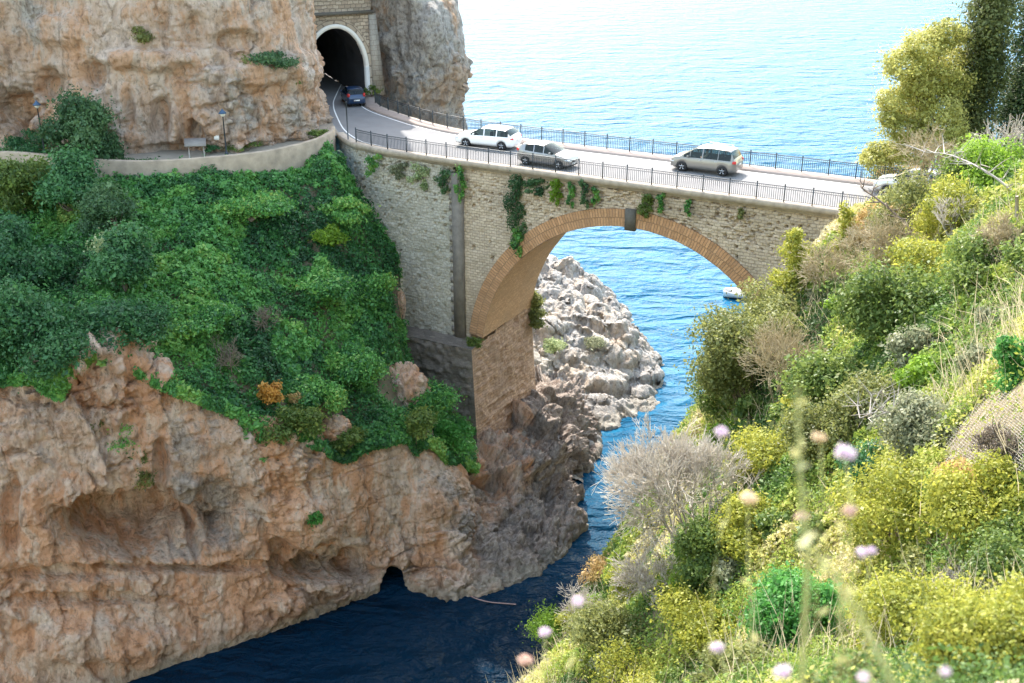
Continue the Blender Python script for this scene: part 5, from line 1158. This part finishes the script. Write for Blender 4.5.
rows = [
 # px, py(base), w, h, mat, n, leaf, label
 (745, 408, 92, 130, 'olive', 9000, .12, 'big olive-green bush at the cliff edge below the right end of the arch'),
 (768, 335, 70, 66, 'olive', 5500, .11, 'olive bush against the foot of the stone abutment right of the arch'),
 (716, 420, 52, 70, 'green', 3600, .11, 'green bush at the sea-side edge, left of the big olive one'),
 (792, 300, 46, 70, 'yellow', 2600, .11, 'yellow-green sapling in front of the right spandrel'),
 (838, 262, 30, 58, 'yellow', 1400, .10, 'slim yellow-green sapling rising in front of the near railing'),
 (892, 345, 96, 92, 'green', 8000, .11, 'round mid-green tree in the centre of the sunny slope'),
 (840, 400, 90, 60, 'green', 5500, .11, 'green bush below the pale dry grass patch'),
 (868, 425, 90, 64, 'olive', 5500, .10, 'olive-green bush below the round mid-green tree'),
 (820, 470, 96, 72, 'olive', 6000, .09, 'olive bush behind the large lilac flower'),
 (872, 490, 60, 62, 'deep_tone', 3500, .08, 'very dark green bush right of the large lilac flower'),
 (932, 455, 86, 74, 'grey', 5500, .085, 'pale grey-green bush left of the wire netting'),
 (900, 540, 140, 84, 'yellow', 8000, .07, 'wide yellow-green bush under the grey-green one'),
 (985, 530, 100, 84, 'yellow', 6500, .07, 'yellow-green bush below the wire netting'),
 (968, 492, 50, 42, 'pinkish', 2000, .07, 'peach-tipped bush just below the wire netting'),
 (990, 690, 150, 150, 'yellow', 12000, .06, 'yellow-green bush in the bottom right corner'),
 (905, 655, 130, 92, 'yellow', 9000, .065, 'broad yellow-green bush left of the corner bush at the bottom'),
 (840, 715, 110, 80, 'olive', 7000, .065, 'olive bush at the bottom edge right of the fresh green one'),
 (795, 655, 100, 118, 'fresh', 9000, .07, 'fresh bright-green bush low on the sunny slope'),
 (700, 585, 52, 90, 'green', 4000, .09, 'green bush at the foot of the big bare pale-grey shrub'),
 (556, 652, 56, 56, 'lime', 3000, .095, 'bright lime bush hanging over the water at the slope edge'),
 (600, 580, 40, 32, 'pinkish', 1500, .095, 'tan-topped bush at the slope edge above the water'),
 (612, 655, 84, 60, 'olive', 4500, .085, 'olive bush right of the lime one'),
 (690, 640, 90, 60, 'yellow', 5000, .075, 'yellow-green bush left of the fresh green one'),
 (745, 545, 84, 60, 'yellow', 5000, .085, 'yellow-green bush right of the big bare pale-grey shrub'),
 (765, 480, 84, 66, 'yellow', 5000, .09, 'yellow-green bush under the big olive edge bush'),
 (735, 690, 90, 50, 'olive', 4000, .07, 'olive bush at the bottom edge, left of the fresh green one'),
 (640, 600, 60, 40, 'yellow', 3000, .085, 'small yellow-green bush below the big bare pale-grey shrub'),
 (1000, 195, 76, 66, 'lime', 4500, .11, 'bright lime-green bush under the dark cypress'),
 (952, 215, 86, 66, 'green', 5500, .11, 'green bush behind the bare branches, under the left cypress'),
 (1018, 130, 40, 66, 'olive', 2500, .12, 'pale olive bush at the right edge in front of the dark cypress'),
 (888, 195, 44, 48, 'olive', 2500, .11, 'olive bush leaning over the sea at the far end of the railing'),
 (985, 290, 80, 66, 'green', 5000, .10, 'green bush right of the round mid-green tree'),
 (1010, 385, 50, 66, 'fresh', 3000, .085, 'light green bush above the wire netting at the right edge'),
 (935, 280, 90, 54, 'yellow', 4500, .10, 'yellow-green bush under the long brown branch'),
 (900, 240, 60, 40, 'pinkish', 2000, .10, 'peach-tinged bush in front of the half-hidden pale car'),
 (905, 246, 70, 82, 'olive', 4500, .10, 'olive bush hiding the front of the half-hidden pale car'),
 (938, 250, 66, 86, 'yellow', 4500, .10, 'yellow-green bush hiding the tail of the half-hidden pale car'),
 (868, 250, 40, 44, 'pinkish', 1800, .10, 'reddish-tan bush at the end of the near railing'),
 (905, 196, 60, 50, 'pinkish', 2600, .10, 'tan-leaved bush between the pine foot and the half-hidden pale car'),
 (965, 178, 66, 50, 'green', 3500, .11, 'green bush at the foot of the left cypress'),
 (800, 430, 40, 54, 'yellow', 2600, .09, 'yellow-green bush left of the round mid-green tree, behind the tan seed head'),
 (640, 690, 90, 50, 'yellow', 4000, .08, 'yellow bush at the bottom edge below the olive one'),
 (1010, 600, 90, 84, 'green', 6000, .065, 'green bush at the right edge between the two big yellow-green ones'),
]
for k, (px, py, w, h, mat, n, leaf, label) in enumerate(rows):
    Hsh(px, py, w, h, mat, label, n, leaf, 400 + k, style='tall' if w < 50 and h > w else 'dome', nl=12)
rngF = np.random.default_rng(77); done_ = []
for k in range(400):
    px, py = rngF.uniform(560, 1024), rngF.uniform(215, 700)
    p = hit(px, py)
    if px < 560 + max(0, (520 - py)) * 0.55 or np.linalg.norm(p - NETC) < 4 or any(np.linalg.norm(p - q) < 2.3 for q in done_) or len(done_) >= 70 or np.linalg.norm(p - CP) < 15: continue
    if (p - BO) @ BV > -3: continue
    done_.append(p); mt = ('yellow', 'green', 'lime', 'yellow', 'green', 'olive', 'grey')[rngF.integers(7)]; s = rngF.uniform(1.1, 2.3)
    shrub(p - [0, 0, .1], s, s * rngF.uniform(.6, .95), mt, 'low clump of ' + {'yellow': 'yellow-green', 'green': 'mid-green', 'lime': 'lime-green', 'olive': 'olive', 'grey': 'grey-green'}[mt] + ' scrub filling the cover between the bushes of the sunny slope', 1700, 0.0026 * np.linalg.norm(p - CP) * 0.9, seed=900 + k, nl=9, name='scrub_clump', group='scrub clumps on the sunny slope')
def Htw(px, py, w, h, label, seed, mat='twig', n0=9, depth=5, dy=0, **k):
    b = hit(px, py) if not isinstance(dy, np.ndarray) else dy; s = pxscale(b); return twig_bush(b, w / s, h / s, label, seed, mat, n0, depth, **k)
Htw(700, 545, 120, 140, 'big bare pale-grey shrub leaning out over the inlet', 601, 'twig', 13, 6, lean=(-0.42, 0, 0), r0=0.05, spread=0.38)
Htw(655, 600, 60, 66, 'smaller bare grey shrub at the slope edge under the big one', 602, 'twig', 9, 5, lean=(-0.3, 0, 0), r0=0.04)
Htw(925, 200, 66, 80, 'bare pale bush between the pine and the left cypress', 603, 'straw', 9, 5, r0=0.05)
Htw(880, 285, 110, 90, 'tangle of pale bare twigs in front of the end of the railing', 604, 'straw', 12, 5, r0=0.05)
Htw(830, 290, 90, 66, 'pale bare bush in front of the stone abutment', 605, 'straw', 10, 5, r0=0.045)
Htw(780, 400, 70, 90, 'pale straw-coloured dead bush right of the big olive edge bush', 606, 'straw', 12, 5, r0=0.04, spread=0.4)
Htw(1000, 265, 70, 70, 'bare pale bush at the right edge below the lime-green one', 607, 'straw', 9, 5, r0=0.045)
Htw(996, 180, 24, 72, 'slender bare white dead tree in front of the dark cypress', 608, 'twig', 3, 5, name='dead_tree', cat='dead tree', r0=0.10, spread=0.4)
Htw(950, 250, 50, 60, 'bare white sapling right of the half-hidden car', 609, 'twig', 4, 5, name='dead_tree', cat='dead tree', r0=0.09, spread=0.42)
Htw(960, 600, 110, 50, 'low dry grey twigs between the bottom bushes', 610, 'twig', 12, 5, r0=0.03)
Htw(590, 640, 60, 60, 'dry pale twigs beside the lime bush over the water', 611, 'twig', 9, 5, r0=0.035)
Htw(1000, 460, 60, 50, 'dry twigs on the rock beside the wire netting', 612, 'twig_d', 9, 5, r0=0.03)
# long leaning boughs
def bough(label, pts, r, mat, seed):
    rng = np.random.default_rng(seed); c = catmull(np.array([atY(*p) for p in pts]), 26); mb = MB(); mb.tube(c, np.linspace(r, r * .3, 26), 6)
    root = thing('bare_branch', label, 'branch', c[0]); mb.build('bough', M[mat], root)
    tw = MB()
    for i in range(5, 26, 2):
        for _ in range(2):
            d = rng.normal(0, 1, 3); d[2] = abs(d[2]) * .8; d /= np.linalg.norm(d); L = rng.uniform(.6, 1.6)
            q = c[i] + d * L * .5 + rng.normal(0, .1, 3); e = c[i] + d * L + rng.normal(0, .2, 3); tw.tube([c[i], q, e], [r * .28 + .008, r * .2 + .006, r * .08 + .004], 4)
            for _ in range(2): tw.tube([q, q + rng.normal(0, .35, 3) + [0, 0, .2]], [r * .15, r * .06], 3)
    tw.build('twigs', M[mat], root)
bough('long dark brown branch reaching left over the slope below the half-hidden car', [(985, 285, 55), (955, 262, 56), (915, 232, 57), (885, 205, 58), (862, 188, 59)], 0.13, 'bark', 1)
bough('thick pale branch arching from the right edge under the lime-green bush', [(1024, 205, 46), (1005, 185, 47), (980, 168, 48), (950, 155, 50), (925, 152, 51)], 0.06, 'palebark', 2)
bough('dark crooked branch under the round mid-green tree', [(945, 345, 50), (915, 330, 50), (885, 318, 50.5), (850, 305, 51)], 0.10, 'bark', 3)
bough('grey leaning branch across the bush left of the wire netting', [(935, 425, 31), (905, 420, 31), (880, 412, 31.5), (860, 418, 32)], 0.05, 'palebark', 4)
pb = hit(1018, 235); tp = atY(1017, 196, pb[1]); tag(MB().tube([pb - [0, 0, .3], tp], [.09, .07], 6).build('wooden_post', M['palebark']), 'grey wooden post at the right edge of the view, upper slope', 'post')
# rockfall netting
def netting():
    nu, nv = 46, 40
    xs_, ys_ = np.linspace(925, 1022, nu), np.linspace(398, 478, nv)
    P = np.array([[hit(x + 0.25 * (y - 430) , y, 12, 60) for x in xs_] for y in ys_]); P = P + np.array([-.05, -.18, .30]) + (0.06 * fbm(P * 1.1, 2, 7))[..., None]
    mb = MB(); r = 0.0065
    for j in range(nv - 1):
        o = j % 2
        for i in range(o, nu - 1, 2):
            a, b = P[j, i], P[j, i + 1]; mb.tube([a, b], r, 3, False)
            mb.tube([b, P[j + 1, min(i + 2, nu - 1)] * .5 + P[j + 1, i + 1] * .5], r, 3, False); mb.tube([a, P[j + 1, max(i - 1, 0)] * .5 + P[j + 1, i] * .5], r, 3, False)
    tag(mb.build('wire_netting', M['wire']), 'hexagonal rockfall wire netting pinned over the dry slope', 'netting')
netting()

# ------------------------------------------------------------------ foreground flowers, close to the camera
def head(c, r, mat, root, seed, n=110, name='flower_head'):
    rng = np.random.default_rng(seed); d = rng.normal(0, 1, (n, 3)); d[:, 2] = np.abs(d[:, 2]) * .9 - .25; d /= np.linalg.norm(d, axis=1)[:, None]
    V, F = leaves(c + d * r * rng.uniform(.35, 1, (n, 1)) * [1, 1, .75], d, r * .42, rng, .5, .6)
    return obj(name, V, F, M[mat], root, tint=np.repeat(rng.random(n), 4))
def flower(label, heads, foot, dist, seed, sr=0.0017, cat='flower', leafn=14):
    """heads: (px, py, radius px, material)"""
    rng = np.random.default_rng(seed); pf = ray(*foot); pf = CP + pf / np.linalg.norm(pf) * dist * 0.96
    root_p = np.array([pf[0] + rng.normal(0, .05), pf[1] - 0.25, HG(pf[0], pf[1] - 0.25)]); root_p[2] = min(root_p[2], pf[2] - 0.1)
    root = thing('wild_flower', label, cat, root_p, group='wild flowers in front of the camera')
    mb = MB(); lv, ln = [], []
    for (x, y, r, mat) in heads:
        d = ray(x, y); c = CP + d / np.linalg.norm(d) * dist * rng.uniform(.97, 1.03); rr = r / F_PX * dist * 0.66
        m = pf * .6 + c * .4 + rng.normal(0, .02, 3); cv = catmull(np.array([root_p, pf, m, c]), 22); mb.tube(cv, np.linspace(sr * 1.5, sr * .7, 22), 5)
        head(c, rr, mat, root, seed + int(x), name='flower_head')
        for i in range(4, 18, 3): lv.append(cv[i]); ln.append(rng.normal(0, 1, 3))
    mb.build('stem', M['stem'], root)
    if lv:
        lv = np.repeat(np.array(lv), 2, 0) + rng.normal(0, .008, (len(lv) * 2, 3)); V, F = leaves(lv, np.repeat(np.array(ln), 2, 0), .015, rng, .6, .28)
        obj('leaves', V, F, M['stem'], root, tint=np.repeat(rng.random(len(lv)), 4))
flower('tall wild flower with a big lilac head, largest of the blurred flowers', [(845, 453, 12, 'petal')], (842, 545), 2.6, 1)
flower('wild flower with a tan seed head left of the largest lilac one', [(820, 438, 9, 'seed')], (818, 545), 2.8, 2)
flower('wild flower with peach and pinkish faded heads below the largest lilac one', [(850, 511, 9, 'peach'), (803, 517, 8, 'peach')], (840, 600), 2.7, 3)
flower('wild flower with small pale pink head left of the big olive bush foot', [(722, 432, 9, 'petal')], (716, 560), 3.2, 4)
flower('wild flower with a broad tan head in the middle of the slope', [(748, 499, 11, 'seed')], (752, 640), 3.0, 5)
flower('wild flower with paired lilac heads right of the fresh green bush', [(862, 552, 7, 'petal'), (872, 551, 6, 'petal')], (868, 660), 3.0, 6)
flower('wild flower with two lilac heads at the bottom, below the fresh green bush', [(717, 648, 9, 'petal'), (783, 672, 10, 'petal')], (752, 720), 2.8, 7)
flower('wild flower with lilac heads at the bottom right of the slope', [(945, 672, 7, 'petal'), (863, 678, 8, 'petal')], (905, 740), 2.6, 9)
flower('wild flower with fluffy pink-white heads over the water edge at the bottom', [(525, 660, 9, 'peach'), (545, 632, 8, 'petal'), (578, 602, 8, 'petal')], (560, 740), 3.4, 11)
def stalk(label, pts, dist, r, seed):
    rng = np.random.default_rng(seed); c = []
    for (x, y) in pts:
        d = ray(x, y); c.append(CP + d / np.linalg.norm(d) * dist)
    c = catmull(np.array(c), 30); g = c[0].copy(); g[2] = min(c[0][2] - .2, HG(c[0][0], c[0][1] - .2)); g[1] -= .2
    c = np.vstack([g[None], c]); root = thing('dry_stalk', label, 'stalk', g); MB().tube(c, np.linspace(r, r * .5, 31), 6).build('stem', M['stem'], root)
    i = rng.integers(12, 31, 9); V, F = leaves(c[i] + rng.normal(0, .006, (9, 3)), rng.normal(0, 1, (9, 3)), .016, rng, .5, .25); obj('leaves', V, F, M['stem'], root, tint=np.repeat(rng.random(9), 4))
stalk('thick pale blurred flower stalk slanting up through the bottom right', [(905, 720), (880, 655), (850, 600), (825, 565), (806, 540)], 2.0, .006, 1)
stalk('pale upright blurred stalk left of the tan seed head', [(808, 560), (802, 500), (799, 440), (798, 385)], 2.2, .0055, 2)
